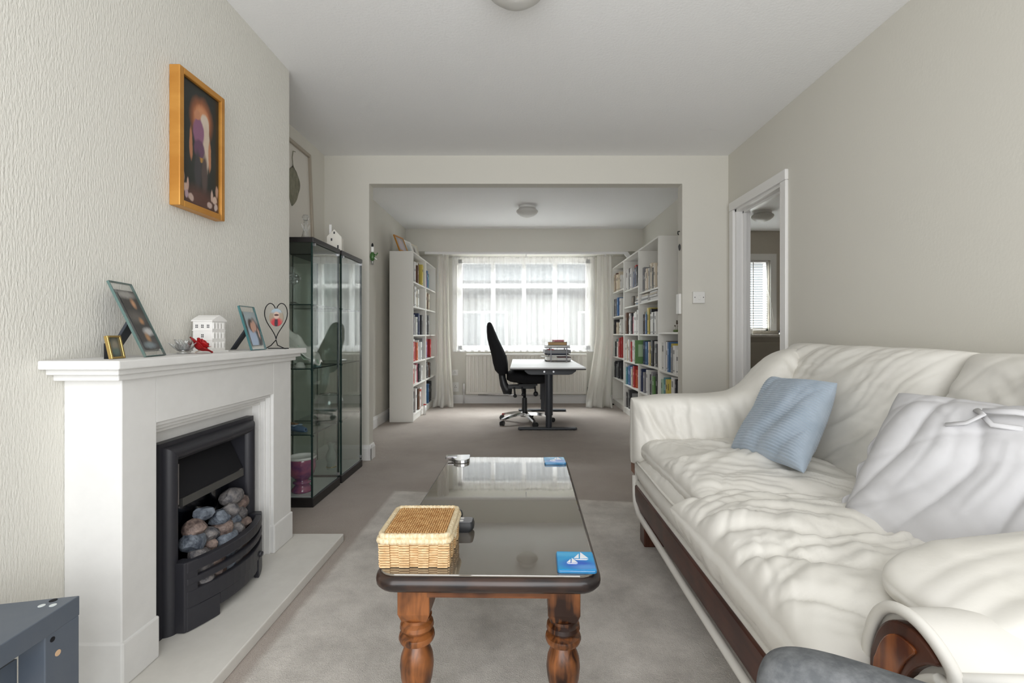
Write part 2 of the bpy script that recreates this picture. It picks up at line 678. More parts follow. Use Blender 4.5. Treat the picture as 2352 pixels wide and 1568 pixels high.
def cushion(mb, w, d, t, T, n=3.0, p=0.42, pinch=0.05, wr=(), nu=70, nv=70, shape=None, ridge=None, sag=0.0):
    s = np.linspace(-1, 1, nu)
    u = np.sin(s * pi / 2 * 0.98) / sin(pi / 2 * 0.98)
    s2 = np.linspace(-1, 1, nv)
    v = np.sin(s2 * pi / 2 * 0.98) / sin(pi / 2 * 0.98) if ridge is None else s2
    U, V = np.meshgrid(u, v, indexing='ij')
    h = np.clip((1 - np.abs(U) ** n) * (1 - np.abs(V) ** n), 0, 1) ** p
    X = w / 2 * U * (1 - pinch * (1 - V ** 2))
    Y = d / 2 * V * (1 - pinch * (1 - U ** 2))
    if shape:
        X, Y = shape(U, V, X, Y)
    base = len(mb.v)
    Ts = []
    for side in (1, -1):
        Z = side * t / 2 * h
        if wr:
            D = folds(X + (0 if side > 0 else 11), Y, wr)
            Z = Z + side * D * np.clip(h, 0, 1) ** 0.6
        if ridge:
            Z = Z + side * ridge[0] * np.abs(np.sin(V * ridge[1] * pi + 0.6 * np.sin(U * 2))) * np.clip(h * 2, 0, 1)
        if sag:
            Z = Z - sag * (1 - U ** 2) * (1 - V ** 2)
        Ts.append(Z)
    vs = []
    for Z in Ts:
        vs += [(X[i, j], Y[i, j], Z[i, j]) for i in range(nu) for j in range(nv)]
    fs = []
    off = nu * nv
    for i in range(nu - 1):
        for j in range(nv - 1):
            a = i * nv + j
            fs.append((a, a + nv, a + nv + 1, a + 1))
            fs.append((off + a, off + a + 1, off + a + nv + 1, off + a + nv))
    # stitch the seam
    per = [i * nv for i in range(nu)] + [(nu - 1) * nv + j for j in range(1, nv)] + [i * nv + nv - 1 for i in range(nu - 2, -1, -1)] + [j for j in range(nv - 2, 0, -1)]
    for k in range(len(per)):
        a, b = per[k], per[(k + 1) % len(per)]
        fs.append((a, off + a, off + b, b))
    mb.add(vs, fs, T)
    return mb


# ------------------------------------------------------------------ the room
H = 2.522
XL, XC, XR = -1.627, -1.30, 1.721
YP0, YP1 = 3.933, 4.04
YB, YF = 6.685, 7.12
DY0, DY1, DZ = 3.11, 3.81, 2.045
struct('floor', MB().box(-1.80, 4.30, -0.72, 7.35, -0.12, 0), carpet_m)
struct('ceiling', MB().box(-1.80, 4.30, -0.72, 7.35, H, H + 0.12), ceil_m)
struct('wall_left', MB().box(XL - .15, XL, -0.72, 7.35, 0, H), wall_m)
struct('wall_chimney_breast', MB().box(XL, XC, 1.03, 2.665, 0, H), paper_m)
m = MB()
m.box(XR, XR + .11, -0.72, DY0, 0, H).box(XR, XR + .11, DY1, 7.35, 0, H).box(XR, XR + .11, DY0, DY1, DZ, H)
struct('wall_right', m, wall_m)
m = MB()
m.box(XL, -1.256, YP0, YP1, 0, H).box(1.339, XR, YP0, YP1, 0, H).box(-1.256, 1.339, YP0, YP1, 2.288, H)
struct('wall_partition', m, wall_m)
struct('wall_bulkhead', MB().box(XL, XR, YB, YF, 2.203, H), wall_m)
WX0, WX1, WZ0, WZ1 = -0.95, 1.05, 0.80, 2.17
m = MB()
m.box(XL, WX0, YF, 7.35, 0, H).box(WX1, XR, YF, 7.35, 0, H).box(WX0, WX1, YF, 7.35, 0, WZ0).box(WX0, WX1, YF, 7.35, WZ1, H)
struct('wall_far', m, wall_m)
# back wall behind the camera with a wide garden window
m = MB()
m.box(XL, -1.45, -0.72, -0.60, 0, H).box(1.55, 4.30, -0.72, -0.60, 0, H).box(-1.45, 1.55, -0.72, -0.60, 0, 0.1).box(-1.45, 1.55, -0.72, -0.60, 2.35, H)
struct('wall_back', m, wall_m)
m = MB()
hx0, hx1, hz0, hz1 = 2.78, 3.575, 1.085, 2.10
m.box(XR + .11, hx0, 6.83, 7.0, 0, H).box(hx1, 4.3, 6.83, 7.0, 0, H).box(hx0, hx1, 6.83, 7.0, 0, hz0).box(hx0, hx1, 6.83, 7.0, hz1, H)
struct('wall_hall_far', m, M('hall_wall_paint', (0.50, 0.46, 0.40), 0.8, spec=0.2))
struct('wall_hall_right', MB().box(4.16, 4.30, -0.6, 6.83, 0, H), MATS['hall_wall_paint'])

# baseboards
def skirting(name, p0, p1, nrm, h=0.125, t=0.018):
    p0, p1, nrm = Vector(p0), Vector(p1), Vector(nrm)
    d = (p1 - p0)
    poly = [(0, 0), (t, 0), (t, h - .03), (t * .55, h - .008), (t * .3, h), (0, h)]
    T = basis(nrm, (0, 0, 1), d.normalized(), p0)
    return struct(name, MB().prism(poly, 0, d.length, T), white_m)


skirting('baseboard_left_alcove', (XL, 2.665, 0), (XL, YP0, 0), (1, 0, 0))
skirting('baseboard_left_far', (XL, YP1, 0), (XL, YF, 0), (1, 0, 0))
skirting('baseboard_far', (XL, YF, 0), (XR, YF, 0), (0, -1, 0))
skirting('baseboard_partition_left', (XL, YP0, 0), (-1.238, YP0, 0), (0, -1, 0), 0.125)
skirting('baseboard_partition_reveal', (-1.256, YP0 - .018, 0), (-1.256, YP1, 0), (1, 0, 0), 0.125)
skirting('baseboard_partition_right', (1.339, YP0, 0), (XR, YP0, 0), (0, -1, 0), 0.125)
skirting('baseboard_right_far', (XR, YP1, 0), (XR, YF, 0), (-1, 0, 0))
skirting('baseboard_right_near', (XR, -0.6, 0), (XR, DY0 - .06, 0), (-1, 0, 0))

# bay window: frame, transom, mullions, panes, sill
fr = struct('window_1', MB().box(WX0, WX1, 7.19, 7.25, WZ0, WZ0 + .06).box(WX0, WX1, 7.19, 7.25, WZ1 - .06, WZ1)
            .box(WX0, WX0 + .06, 7.19, 7.25, WZ0, WZ1).box(WX1 - .06, WX1, 7.19, 7.25, WZ0, WZ1), white_m)
mull = [WX0 + .06 + (WX1 - WX0 - .12) * k / 4 for k in range(5)]
for k in (1, 2, 3):
    MB().box(mull[k] - .03, mull[k] + .03, 7.185, 7.255, WZ0 + .06, WZ1 - .06).build('mullion', white_m, fr)
MB().box(WX0 + .06, WX1 - .06, 7.183, 7.257, 1.74, 1.80).build('transom', white_m, fr)
for k in range(4):
    for (a, b_) in ((WZ0 + .06, 1.74), (1.80, WZ1 - .06)):
        MB().box(mull[k] + .03, mull[k + 1] - .03, 7.218, 7.222, a, b_).build('pane', winglass_m, fr)
MB().box(WX0 - .05, WX1 + .05, 7.09, 7.20, WZ0 - .025, WZ0).build('window_sill', white_m, fr)
# garden window behind the camera
fr = struct('window_2', MB().box(-1.45, 1.55, -0.69, -0.63, 0.1, 0.17).box(-1.45, 1.55, -0.69, -0.63, 2.28, 2.35)
            .box(-1.45, -1.38, -0.69, -0.63, .17, 2.28).box(1.48, 1.55, -0.69, -0.63, .17, 2.28), white_m)
for x in (-0.4, 0.5):
    MB().box(x - .035, x + .035, -0.69, -0.63, .17, 2.28).build('mullion', white_m, fr)
# hall window with its trim
fr = struct('window_3', MB().box(hx0 - .08, hx1 + .10, 6.815, 6.83, hz1, hz1 + .09).box(hx1 + .015, hx1 + .10, 6.815, 6.83, hz0, hz1)
            .box(hx0, hx0 + .03, 6.86, 6.90, hz0, hz1).box(hx1 - .03, hx1, 6.86, 6.90, hz0, hz1).box(hx0, hx1, 6.86, 6.90, hz0, hz0 + .03).box(hx0, hx1, 6.86, 6.90, hz1 - .03, hz1), white_m)
MB().box(hx0 + .03, hx1 - .03, 6.878, 6.882, hz0 + .03, hz1 - .03).build('pane', winglass_m, fr)

# door frame in the right wall
fr = struct('door_1', MB().box(XR - .002, XR + .112, DY0, DY0 + .025, 0, DZ).box(XR - .002, XR + .112, DY1 - .025, DY1, 0, DZ)
            .box(XR - .002, XR + .112, DY0, DY1, DZ - .025, DZ), white_m)
AW = 0.062


def casing(name, poly, T):
    return MB().prism(poly, 0, AW, T).build(name, white_m, fr, bevel=0.004)


MB().box(XR - .022, XR, DY0 - AW, DY0 + .006, 0, DZ - .007).build('architrave', white_m, fr, bevel=0.005)
MB().box(XR - .022, XR, DY1 - .006, DY1 + AW, 0, DZ - .007).build('architrave', white_m, fr, bevel=0.005)
MB().box(XR - .024, XR, DY0 - AW, DY1 + AW, DZ - .006, DZ + AW).build('architrave', white_m, fr, bevel=0.005)
MB().box(XR + .05, XR + .075, DY0 + .025, DY0 + .04, 0, DZ - .025).build('door_stop', white_m, fr)
MB().box(XR + .05, XR + .075, DY1 - .04, DY1 - .025, 0, DZ - .025).build('door_stop', white_m, fr)
MB().box(XR + .05, XR + .075, DY0 + .025, DY1 - .025, DZ - .04, DZ - .025).build('door_stop', white_m, fr)

# street outside the bay: paving, low garden wall with hedge and the house opposite
struct('ground_street', MB().box(-14, 14, 7.4, 30, -0.5, -0.35), M('paving', (0.45, 0.44, 0.42), 0.9, var=(2, (0.38, 0.37, 0.36))))

hs = thing('bungalow', 'pale bungalow across the street, faint through the net curtain', 'house', (0, 17, -.35))
O = (0, 17, -.35)
MB(O).box(-7, 7, 15, 20, -.35, 2.15).build('wall', M('pale_render', (.40, .395, .38), .9), hs)
MB(O).prism([(14.7, 2.15), (20.3, 2.15), (17.5, 3.0)], -7.2, 7.2, basis((0, 1, 0), (0, 0, 1), (1, 0, 0))).build('roof', M('grey_tiles', (.42, .40, .39), .9), hs)
for x in (-4.2, -1.2, 2.6, 5.4):
    w_ = MB(O).box(x - .8, x + .8, 14.95, 15.02, .55, 1.75).build('window', white_m, hs)
    for d_ in (-.38, .38):
        MB(O).box(x + d_ - .33, x + d_ + .33, 14.94, 14.96, .62, 1.68).build('pane', M('street_pane', (.30, .31, .32), .3), w_)
MB(O).box(.55, 1.45, 14.95, 15.02, -.35, 1.75).build('front_door', M('grey_door', (.40, .38, .37), .5), hs)

# ------------------------------------------------------------------ fireplace surround
XF = -1.135                    # front face of the surround
HZ = 0.04                      # top of the hearth
FY0, FY1 = 1.35, 2.345
o = MB().box(XC, -0.893, 1.10, 2.395, 0, HZ).build('hearth', hearth_m, bevel=0.004)
tag(o, 'pale limestone hearth slab lying on the carpet before the gas fire', 'hearth')
fp = thing('fireplace_surround', 'cream limestone fireplace surround with stepped mantel shelf', 'fireplace', (-1.2, 1.848, HZ))
O = (-1.2, 1.848, HZ)
OY0, OY1, OZ = 1.48, 2.178, 0.772
MB(O).box(XC, XF, FY0, OY0, HZ, .93).build('jamb', stone_m, fp, bevel=.003)
MB(O).box(XC, XF, OY1, FY1, HZ, .93).build('jamb', stone_m, fp, bevel=.003)
MB(O).box(XC, XF, OY0, OY1, OZ, .93).build('lintel', stone_m, fp)
for (a, b_) in ((FY0 - .006, OY0 + .004), (OY1 - .004, FY1 + .006)):
    MB(O).box(XC, XF + .007, a, b_, HZ, .170).build('plinth', stone_m, fp, bevel=.006)
# stepped moulding round the opening
for k in range(3):
    i0, i1, x1 = .010 * k, .010 * (k + 1), XF - .012 - .018 * k
    j0, j1 = .015 * k, .015 * (k + 1)
    MB(O).box(XC, x1, OY0 + i0, OY0 + i1, HZ, OZ - j1).box(XC, x1, OY1 - i1, OY1 - i0, HZ, OZ - j1).box(XC, x1, OY0 + i0, OY1 - i0, OZ - j1, OZ - j0 - .002).build('moulding', stone_m, fp, bevel=.003)
MB(O).box(XC, -1.215, OY0 + .03, OY1 - .03, .665, OZ - .044).build('slip_panel', stone_m, fp)
MB(O).box(XC, -1.217, OY0 + .03, OY0 + .10, HZ, .663).build('slip_panel', stone_m, fp)
MB(O).box(XC, -1.217, OY1 - .10, OY1 - .03, HZ, .663).build('slip_panel', stone_m, fp)
# mantel shelf in three steps
MB(O).box(XC, -1.080, 1.275, 2.395, .951, .976).build('mantel_shelf', stone_m, fp, bevel=.004)
MB(O).box(XC, -1.100, 1.297, 2.375, .935, .951).build('shelf_moulding', stone_m, fp, bevel=.003)
MB(O).box(XC, -1.117, 1.318, 2.358, .917, .935).build('shelf_moulding', stone_m, fp, bevel=.003)

# ------------------------------------------------------------------ gas fire
gf = thing('gas_fire', 'black cast iron gas fire with a bowed fret and ceramic coals', 'fireplace', (-1.2, 1.83, HZ))
O = (-1.2, 1.83, HZ)
gy0, gy1, gz = 1.555, 2.105, .685
wd = .072


def fire_frame():
    y0, y1, zc, rr = gy0 + wd / 2 + .006, gy1 - wd / 2 - .006, gz - wd / 2 - .006, wd * .38
    arcs = [(-rr * cos(q_), .034 * sin(q_)) for q_ in np.linspace(0, pi, 11)]
    sides = []
    for pts in (lambda s_: ((y0 + s_, HZ), (y0 + s_, zc - s_)), lambda s_: ((y0 + s_, zc - s_), (y1 - s_, zc - s_)), lambda s_: ((y1 - s_, zc - s_), (y1 - s_, HZ))):
        sides.append([[(-1.192 + h_, *pts(s_)[e]) for s_, h_ in arcs] for e in (0, 1)])
    return sides


fs_ = fire_frame()
for nm_, rg, bx in (('frame_side', fs_[0], (gy0, gy0 + wd, HZ, gz)), ('frame_top', fs_[1], (gy0 + wd, gy1 - wd, gz - wd, gz)), ('frame_side', fs_[2], (gy1 - wd, gy1, HZ, gz))):
    MB(O).box(XC + .001, -1.185, *bx).loft(rg).build(nm_, black_m, gf, smooth=True, angle=40)
MB(O).box(XC + .001, -1.285, gy0 + wd, gy1 - wd, HZ, gz - wd).build('fire_back', matblack_m, gf)
iy0, iy1 = gy0 + wd, gy1 - wd
# sloping hood and its glass
T = None
MB(O).add([(-1.25, iy0 + .008, .613), (-1.25, iy1 - .008, .613), (-1.185, iy1 - .008, .475), (-1.185, iy0 + .008, .475),
           (-1.262, iy0 + .008, .613), (-1.262, iy1 - .008, .613), (-1.197, iy1 - .008, .475), (-1.197, iy0 + .008, .475)],
          [(0, 1, 2, 3), (7, 6, 5, 4), (0, 4, 5, 1), (1, 5, 6, 2), (2, 6, 7, 3), (3, 7, 4, 0)]).build('hood', matblack_m, gf)
MB(O).box(-1.198, -1.18, iy0 + .03, iy1 - .012, .445, .474).build('hood_lip', M('smoked_steel_lip', (.10, .10, .095), .35, .4), gf)
MB(O).box(-1.205, -1.183, iy1 - .036, iy1 - .006, .448, .478).build('clip', chrome_m, gf)
MB(O).box(-1.245, -1.241, iy0 + .02, iy1 - .02, .20, .46).build('fire_glass', thin_glass('blue_fire_glass', (.62, .68, .78), 2.2, .05), gf)
MB(O).box(-1.18, -1.177, iy0 + .004, iy0 + .008, .46, .60).build('glass_edge', steel_m, gf)
# coals
coal_mats = [M('coal_grey', (.06, .06, .07), .6, var=(40, (.24, .22, .21)), bump=(60, .6, .01)),
             M('coal_rust', (.08, .055, .05), .6, var=(45, (.27, .20, .17)), bump=(60, .6, .01)),
             M('coal_blue', (.04, .05, .07), .55, var=(40, (.20, .23, .27)), bump=(60, .6, .01))]
rnd = random.Random(5)


def rock(seed, r, c, sq):
    bm = bmesh.new()
    bmesh.ops.create_icosphere(bm, subdivisions=2, radius=1)
    q = random.Random(seed)
    dirs = [Vector((q.uniform(-1, 1), q.uniform(-1, 1), q.uniform(-1, 1))).normalized() for _ in range(9)]
    lim = [q.uniform(.62, .95) for _ in dirs]
    vs = []
    for v in bm.verts:
        p = v.co.copy()
        for d, l in zip(dirs, lim):
            e = p.dot(d) - l
            if e > 0:
                p -= d * e
        vs.append((p.x * r * sq[0] + c[0], p.y * r * sq[1] + c[1], p.z * r * sq[2] + c[2]))
    fs = [tuple(v.index for v in f.verts) for f in bm.faces]
    bm.free()
    return vs, fs


def bow(y, extra=0.0):
    t = (y - (gy0 + gy1) / 2) / .235
    return -1.125 + .065 * (1 - t * t) + extra


k = 0
for row, (z, n_, back) in enumerate(((.17, 6, .02), (.215, 6, .03), (.262, 5, .045), (.305, 5, .055), (.345, 4, .065), (.385, 2, .07))):
    for i in range(n_):
        y = iy0 + .035 + (iy1 - iy0 - .07) * (i + .5 + rnd.uniform(-.15, .15)) / n_ if n_ > 2 else iy0 + (.13, .31)[i]
        if n_ == 4:
            y += .02
        x = bow(y) - back - .035 + rnd.uniform(-.01, .01)
        vs, fs = rock(k, rnd.uniform(.034, .044), (max(-1.235, x), y, z), (1.0, rnd.uniform(.95, 1.3), rnd.uniform(.75, .95)))
        MB(O).add(vs, fs).build('coal', coal_mats[k % 3], gf, smooth=True, angle=28)
        k += 1
# bowed fret in front: bars, lower panel, ends
ys = list(np.linspace(1.598, 2.062, 15))


def curved(z0, z1, th, ya=None, extra=0.0):
    yy = ys if ya is None else list(np.linspace(ya[0], ya[1], 9))
    return MB(O).loft([[(bow(y, extra), y, z0), (bow(y, extra), y, z1), (bow(y, extra) - th, y, z1), (bow(y, extra) - th, y, z0)] for y in yy])


curved(.238, .275, .03).build('fret_bar', black_m, gf, bevel=.004)
curved(.196, .220, .02).build('fret_bar', black_m, gf, bevel=.004)
curved(.120, .176, .02).build('fret_panel', black_m, gf, bevel=.003)
curved(HZ + .002, .120, .02, (1.598, 1.705)).build('fret_foot', black_m, gf, bevel=.003)
curved(HZ + .002, .120, .02, (1.955, 2.062)).build('fret_foot', black_m, gf, bevel=.003)
curved(.075, .120, .016, (1.709, 1.951), -.004).build('damper_panel', black_m, gf, bevel=.003)
for (a, b_) in ((1.592, 1.632), (2.028, 2.068)):
    curved(HZ + .002, .277, .055, (a, b_), -.002).build('fret_end', black_m, gf, bevel=.003)
MB(O).lathe([(.0, 0), (.011, 0), (.013, .006), (.010, .012), (0, .014)], 14, T=basis((0, 1, 0), (0, 0, 1), (1, 0, 0), (bow(1.97) - .002, 1.97, .135))).build('control_knob', black_m, gf, smooth=True)

# ------------------------------------------------------------------ ornaments on the mantel shelf
MZ = 0.976


def easel_frame(name, label, foot, ang, w, h, lean, photo, inset, border, strut, parent_mat=clear_m, strut_w=.03, edge=True):
    """glass or metal frame leaning on a strut; local: +x to the right in its own plane, front -y"""
    t = thing(name, label, 'photo frame', (foot[0], foot[1], foot[2]), ang)
    d = Vector((0, sin(lean), cos(lean)))          # up the sloping plate (leans back to +y)
    ex = Vector((1, 0, 0))
    n = ex.cross(d)                                 # faces -y
    T = basis(ex, d, n)
    return t, T


# frames face +x towards the room; local -y = front.  rotation rz = +90deg turns local -y to world +x
photo_a = print_mat('photo_candles', (.045, .042, .04), [
    (.4, .93, .5, .06, (.35, .34, .32), .5), (.62, .78, .12, .07, (.55, .30, .16), .6), (.35, .55, .45, .09, (.13, .12, .11), .6),
    (.6, .48, .12, .05, (.50, .27, .13), .6), (.72, .30, .3, .06, (.55, .55, .55), .5), (.5, .2, .13, .07, (.42, .23, .1), .6), (.4, .07, .35, .05, (.2, .25, .27), .5)])
photo_b = print_mat('photo_couple', (.32, .36, .38), [
    (.35, .86, .5, .14, (.36, .42, .44), .5), (.72, .3, .34, .4, (.03, .028, .03), .2), (.3, .2, .34, .32, (.38, .47, .62), .2),
    (.36, .60, .23, .20, (.05, .03, .025), .2), (.64, .66, .2, .18, (.20, .18, .17), .2), (.42, .53, .15, .15, (.56, .33, .24), .2), (.63, .58, .15, .16, (.56, .35, .27), .2), (.86, .36, .07, .17, (.58, .36, .28), .25)])
photo_c = print_mat('photo_oval', (.30, .25, .19), [
    (.5, .9, .5, .15, (.32, .40, .46), .4), (.5, .18, .42, .3, (.48, .05, .06), .3), (.5, .2, .13, .28, (.05, .04, .05), .3),
    (.52, .62, .2, .2, (.55, .40, .33), .2), (.52, .64, .17, .05, (.06, .02, .02), .2)])

# large glass frame with three-part candle photo
t = thing('glass_photo_frame', 'tall clear glass photo frame on a black strut above the fireplace', 'photo frame', (-1.165, 1.515, MZ), R(90 + 14))
L_ = R(23)
d, n = Vector((0, sin(L_), cos(L_))), Vector((0, -cos(L_), sin(L_)))
T = basis((1, 0, 0), d, n)
fw, fh = .125, .252
MB().box(-fw / 2, fw / 2, .002, fh, -.003, .003, T).build('glass_plate', clear_m, t)
for (x0, x1, y0, y1) in ((-fw / 2 - .001, -fw / 2 + .002, .002, fh), (fw / 2 - .001, fw / 2 + .001, .002, fh), (-fw / 2, fw / 2, fh - .002, fh + .001), (-fw / 2, fw / 2, .001, .004)):
    MB().box(x0, x1, y0, y1, -.0035, .0035, T).build('glass_edge', M('green_glass_edge', (.10, .16, .15), .15), t)
pw0, pw1, ph0, ph1 = -fw / 2 + .018, fw / 2 - .018, .024, fh - .028
MB().box(pw0 - .005, pw1 + .005, ph0 - .005, ph1 + .005, -.0045, -.0032, T).build('mat_board', M('grey_mount', (.42, .42, .41), .6), t)
quad('photo', [T @ Vector(p) for p in ((pw0, ph0, .0042), (pw1, ph0, .0042), (pw1, ph1, .0042), (pw0, ph1, .0042))], photo_a, t, .001)
MB().box(pw0, pw1, ph0, ph1, -.010, -.0045, T).build('backing', matblack_m, t)
MB().add([(-.03, .05, .125), (.03, .05, .125), (.022, .118, .002), (-.022, .118, .002), (-.03, .058, .13), (.03, .058, .13), (.022, .126, .002), (-.022, .126, .002)],
         [(0, 1, 2, 3), (7, 6, 5, 4), (0, 4, 5, 1), (1, 5, 6, 2), (2, 6, 7, 3), (3, 7, 4, 0)]).build('strut', M('navy_black_card', (.02, .025, .035), .6), t, bevel=.002)

# small glass frame with the couple
t = thing('glass_photo_frame', 'smaller glass frame with a couple picture beside the wire heart', 'photo frame', (-1.15, 2.085, MZ), R(90 + 4))
L_ = R(16)
d, n = Vector((0, sin(L_), cos(L_))), Vector((0, -cos(L_), sin(L_)))
T = basis((1, 0, 0), d, n)
fw, fh = .128, .198
MB().box(-fw / 2, fw / 2, .002, fh, -.003, .003, T).build('glass_plate', clear_m, t)
for (x0, x1, y0, y1) in ((-fw / 2 - .003, -fw / 2 + .003, .002, fh), (fw / 2 - .001, fw / 2 + .001, .002, fh), (-fw / 2, fw / 2, fh - .001, fh + .001), (-fw / 2, fw / 2, .001, .004)):
    MB().box(x0, x1, y0, y1, -.004, .004, T).build('glass_edge', M('teal_glass_edge', (.06, .17, .18), .15), t)
pw0, pw1, ph0, ph1 = -fw / 2 + .016, fw / 2 - .016, .022, fh - .026
MB().box(pw0 - .004, pw1 + .004, ph0 - .004, ph1 + .004, -.0045, -.0032, T).build('mat_board', MATS['grey_mount'], t)
quad('photo', [T @ Vector(p) for p in ((pw0, ph0, .0042), (pw1, ph0, .0042), (pw1, ph1, .0042), (pw0, ph1, .0042))], photo_b, t, .001)
MB().add([(-.02, .03, .11), (.02, .03, .11), (.02, .105, .002), (-.02, .105, .002), (-.02, .038, .115), (.02, .038, .115), (.02, .113, .002), (-.02, .113, .002)],
         [(0, 1, 2, 3), (7, 6, 5, 4), (0, 4, 5, 1), (1, 5, 6, 2), (2, 6, 7, 3), (3, 7, 4, 0)]).build('strut', MATS['navy_black_card'], t, bevel=.002)

# tiny brass frame
t = thing('brass_photo_frame', 'tiny brass picture frame standing at the near end of the mantel', 'photo frame', (-1.168, 1.375, MZ), R(90 + 6))
L_ = R(12)
d, n = Vector((0, sin(L_), cos(L_))), Vector((0, -cos(L_), sin(L_)))
T = basis((1, 0, 0), d, n)
for (x0, x1, y0, y1) in ((-.027, -.021, 0, .068), (.021, .027, 0, .068), (-.021, .021, .062, .068), (-.021, .021, 0, .006)):
    MB().box(x0, x1, y0, y1, -.005, .005, T).build('rail', brass_m, t, bevel=.001)
quad('photo', [T @ Vector(p) for p in ((-.021, .006, .001), (.021, .006, .001), (.021, .062, .001), (-.021, .062, .001))],
     print_mat('photo_tiny', (.05, .06, .05), [(.5, .6, .3, .3, (.22, .20, .15), .5), (.5, .25, .3, .2, (.10, .14, .12), .5)]), t, .002)
MB().box(-.012, .012, .012, .028, 0, .045).build('strut', matblack_m, t)

# crystal lotus tealight holder
t = thing('crystal_lotus_bowl', 'clear crystal lotus tealight holder next to the red rose', 'candle holder', (-1.215, 1.71, MZ))
MB().lathe([(.018, 0), (.022, .004), (.012, .008), (.016, .016), (.02, .018)], 16).build('base', crystal_m, t, smooth=True)
for ring, (nn, r0, r1, hgt) in enumerate(((9, .018, .048, .030), (8, .014, .030, .042))):
    for i in range(nn):
        a = 2 * pi * (i + .5 * ring) / nn
        c_, s_ = cos(a), sin(a)
        Tm = basis((-s_, c_, 0), (0, 0, 1), (c_, s_, 0))
        P = []
        for q in np.linspace(0, 1, 6):
            wv = .013 * sin(pi * (q * .85 + .12))
            P.append([(x * wv, .010 + hgt * q, r0 + (r1 - r0) * q ** .8 - .004 * x * x) for x in (-1, -.5, 0, .5, 1)])
        MB().grid(P, Tm).build('petal', crystal_m, t, smooth=True, solid=.002)

# red rose
t = thing('red_rose', 'red fabric rose lying on the mantel before the white lantern house', 'flower', (-1.175, 1.745, MZ))
rose_m = M('rose_red', (.42, .005, .008), .6, var=(60, (.30, .003, .006)))
Tr = Matrix.Translation((0, 0, .030)) @ Matrix.Scale(1.3, 4) @ Matrix.Rotation(R(35), 4, 'Y') @ Matrix.Rotation(R(-20), 4, 'X')
for ring, (nn, rr, hh, op) in enumerate(((3, .010, .030, .0), (5, .018, .030, .25), (6, .026, .026, .7))):
    for i in range(nn):
        a = 2 * pi * (i + .35 * ring) / nn
        P = []
        for q in np.linspace(0, 1, 6):
            row = []
            for x in np.linspace(-1, 1, 7):
                aa = a + x * (pi / nn) * 1.35 * (1 - .35 * q ** 3)
                r_ = .006 + rr * (q ** .7) * (.55 + .45 * op) + .010 * op * q ** 4
                row.append((r_ * cos(aa), r_ * sin(aa), -.014 + hh * q - .012 * op * q ** 3 - .004 * x * x * q))
            P.append(row)
        MB().grid(P, Tr).build('petal', rose_m, t, smooth=True, solid=.0012)
MB().tube([(0, 0, .012), (.0, -.02, .008), (.004, -.04, .004)], .002, 6).build('stem', M('stem_cream', (.6, .55, .45), .6), t)

# white porcelain lantern house
t = thing('lantern_house', 'white porcelain town house lantern with three storeys on the mantel', 'ornament', (-1.228, 1.872, MZ))
hx, hy = .037, .041
MB().box(-hx - .004, hx + .010, -hy - .004, hy + .006, 0, .006).build('base', porc_m, t, bevel=.001)
MB().box(-hx, hx, -hy, hy, .006, .120).build('body', porc_m, t, bevel=.001)
for z in (.046, .084):
    MB().box(-hx - .002, hx + .002, -hy - .002, hy + .002, z, z + .003).build('cornice', porc_m, t)
MB().box(-hx - .004, hx + .004, -hy - .004, hy + .004, .120, .124).build('cornice', porc_m, t)
MB().prism([(-hy - .004, .124), (hy + .004, .124), (hy * .55, .136), (0, .145), (-hy * .55, .136)], -hx - .004, hx + .004,
           basis((0, 1, 0), (0, 0, 1), (1, 0, 0))).build('roof', porc_m, t)
for z, cnt in ((.020, 3), (.058, 1), (.095, 3)):
    for i in range(cnt):
        xx = (-.022 + .022 * i) if cnt == 3 else .0
        for dx in (-.0028, .0028):
            for dz in (0, .007):
                MB().box(xx + dx - .0017, xx + dx + .0017, -hy - .0008, -hy + .002, z + dz, z + dz + .005).build('window', darkhole_m, t)
for z in (.018, .056, .094):
    for i in range(4):
        yy = -.03 + .02 * i
        MB().box(hx - .001, hx + .003, yy - .006, yy + .006, z - .003, z + .021).build('window_surround', porc_m, t)
        for dy in (-.0026, .0026):
            MB().box(hx, hx + .0036, yy + dy - .0016, yy + dy + .0016, z, z + .016).build('window', M('pale_shadow_pane', (.55, .54, .52), .6), t)

# wire heart with oval photo
t = thing('heart_photo_holder', 'black wire heart holding an oval photo at the end of the mantel', 'photo holder', (-1.155, 2.24, MZ))
pts = []
for k in range(49):
    a = pi * 2 * k / 48
    x = 16 * sin(a) ** 3
    y = 13 * cos(a) - 5 * cos(2 * a) - 2 * cos(3 * a) - cos(4 * a)
    pts.append((x / 16 * .054, .0, .145 + y * .00586))
MB().tube(pts[:-1], .0022, 8, True).build('heart_wire', matblack_m, t, smooth=True)
MB().tube([(0, 0, .042), (-.018, -.012, .016), (-.04, -.02, .002), (-.046, .0, .002)], .0022, 8).build('foot_wire', matblack_m, t, smooth=True)
MB().tube([(0, 0, .042), (.012, -.010, .018), (.046, -.01, .002), (.05, .012, .002)], .0022, 8).build('foot_wire', matblack_m, t, smooth=True)
MB().tube([(-.048, .02, .002), (.05, .02, .002)], .0022, 8).build('foot_wire', matblack_m, t, smooth=True)
ov = [(.033 * cos(a), .042 * sin(a)) for a in np.linspace(0, 2 * pi, 33)[:-1]]
To = basis((1, 0, 0), (0, 0, 1), (0, -1, 0), (.004, -.004, .148))
me_o = MB().prism(ov, -.002, .002, To).build('oval_photo', photo_c, t)
uvl = me_o.data.uv_layers.new(name='UVMap')
for lp in me_o.data.loops:
    p = me_o.data.vertices[lp.vertex_index].co
    uvl.data[lp.index].uv = ((p.x - .004 + .033) / .066, (p.z - .148 + .042) / .084)

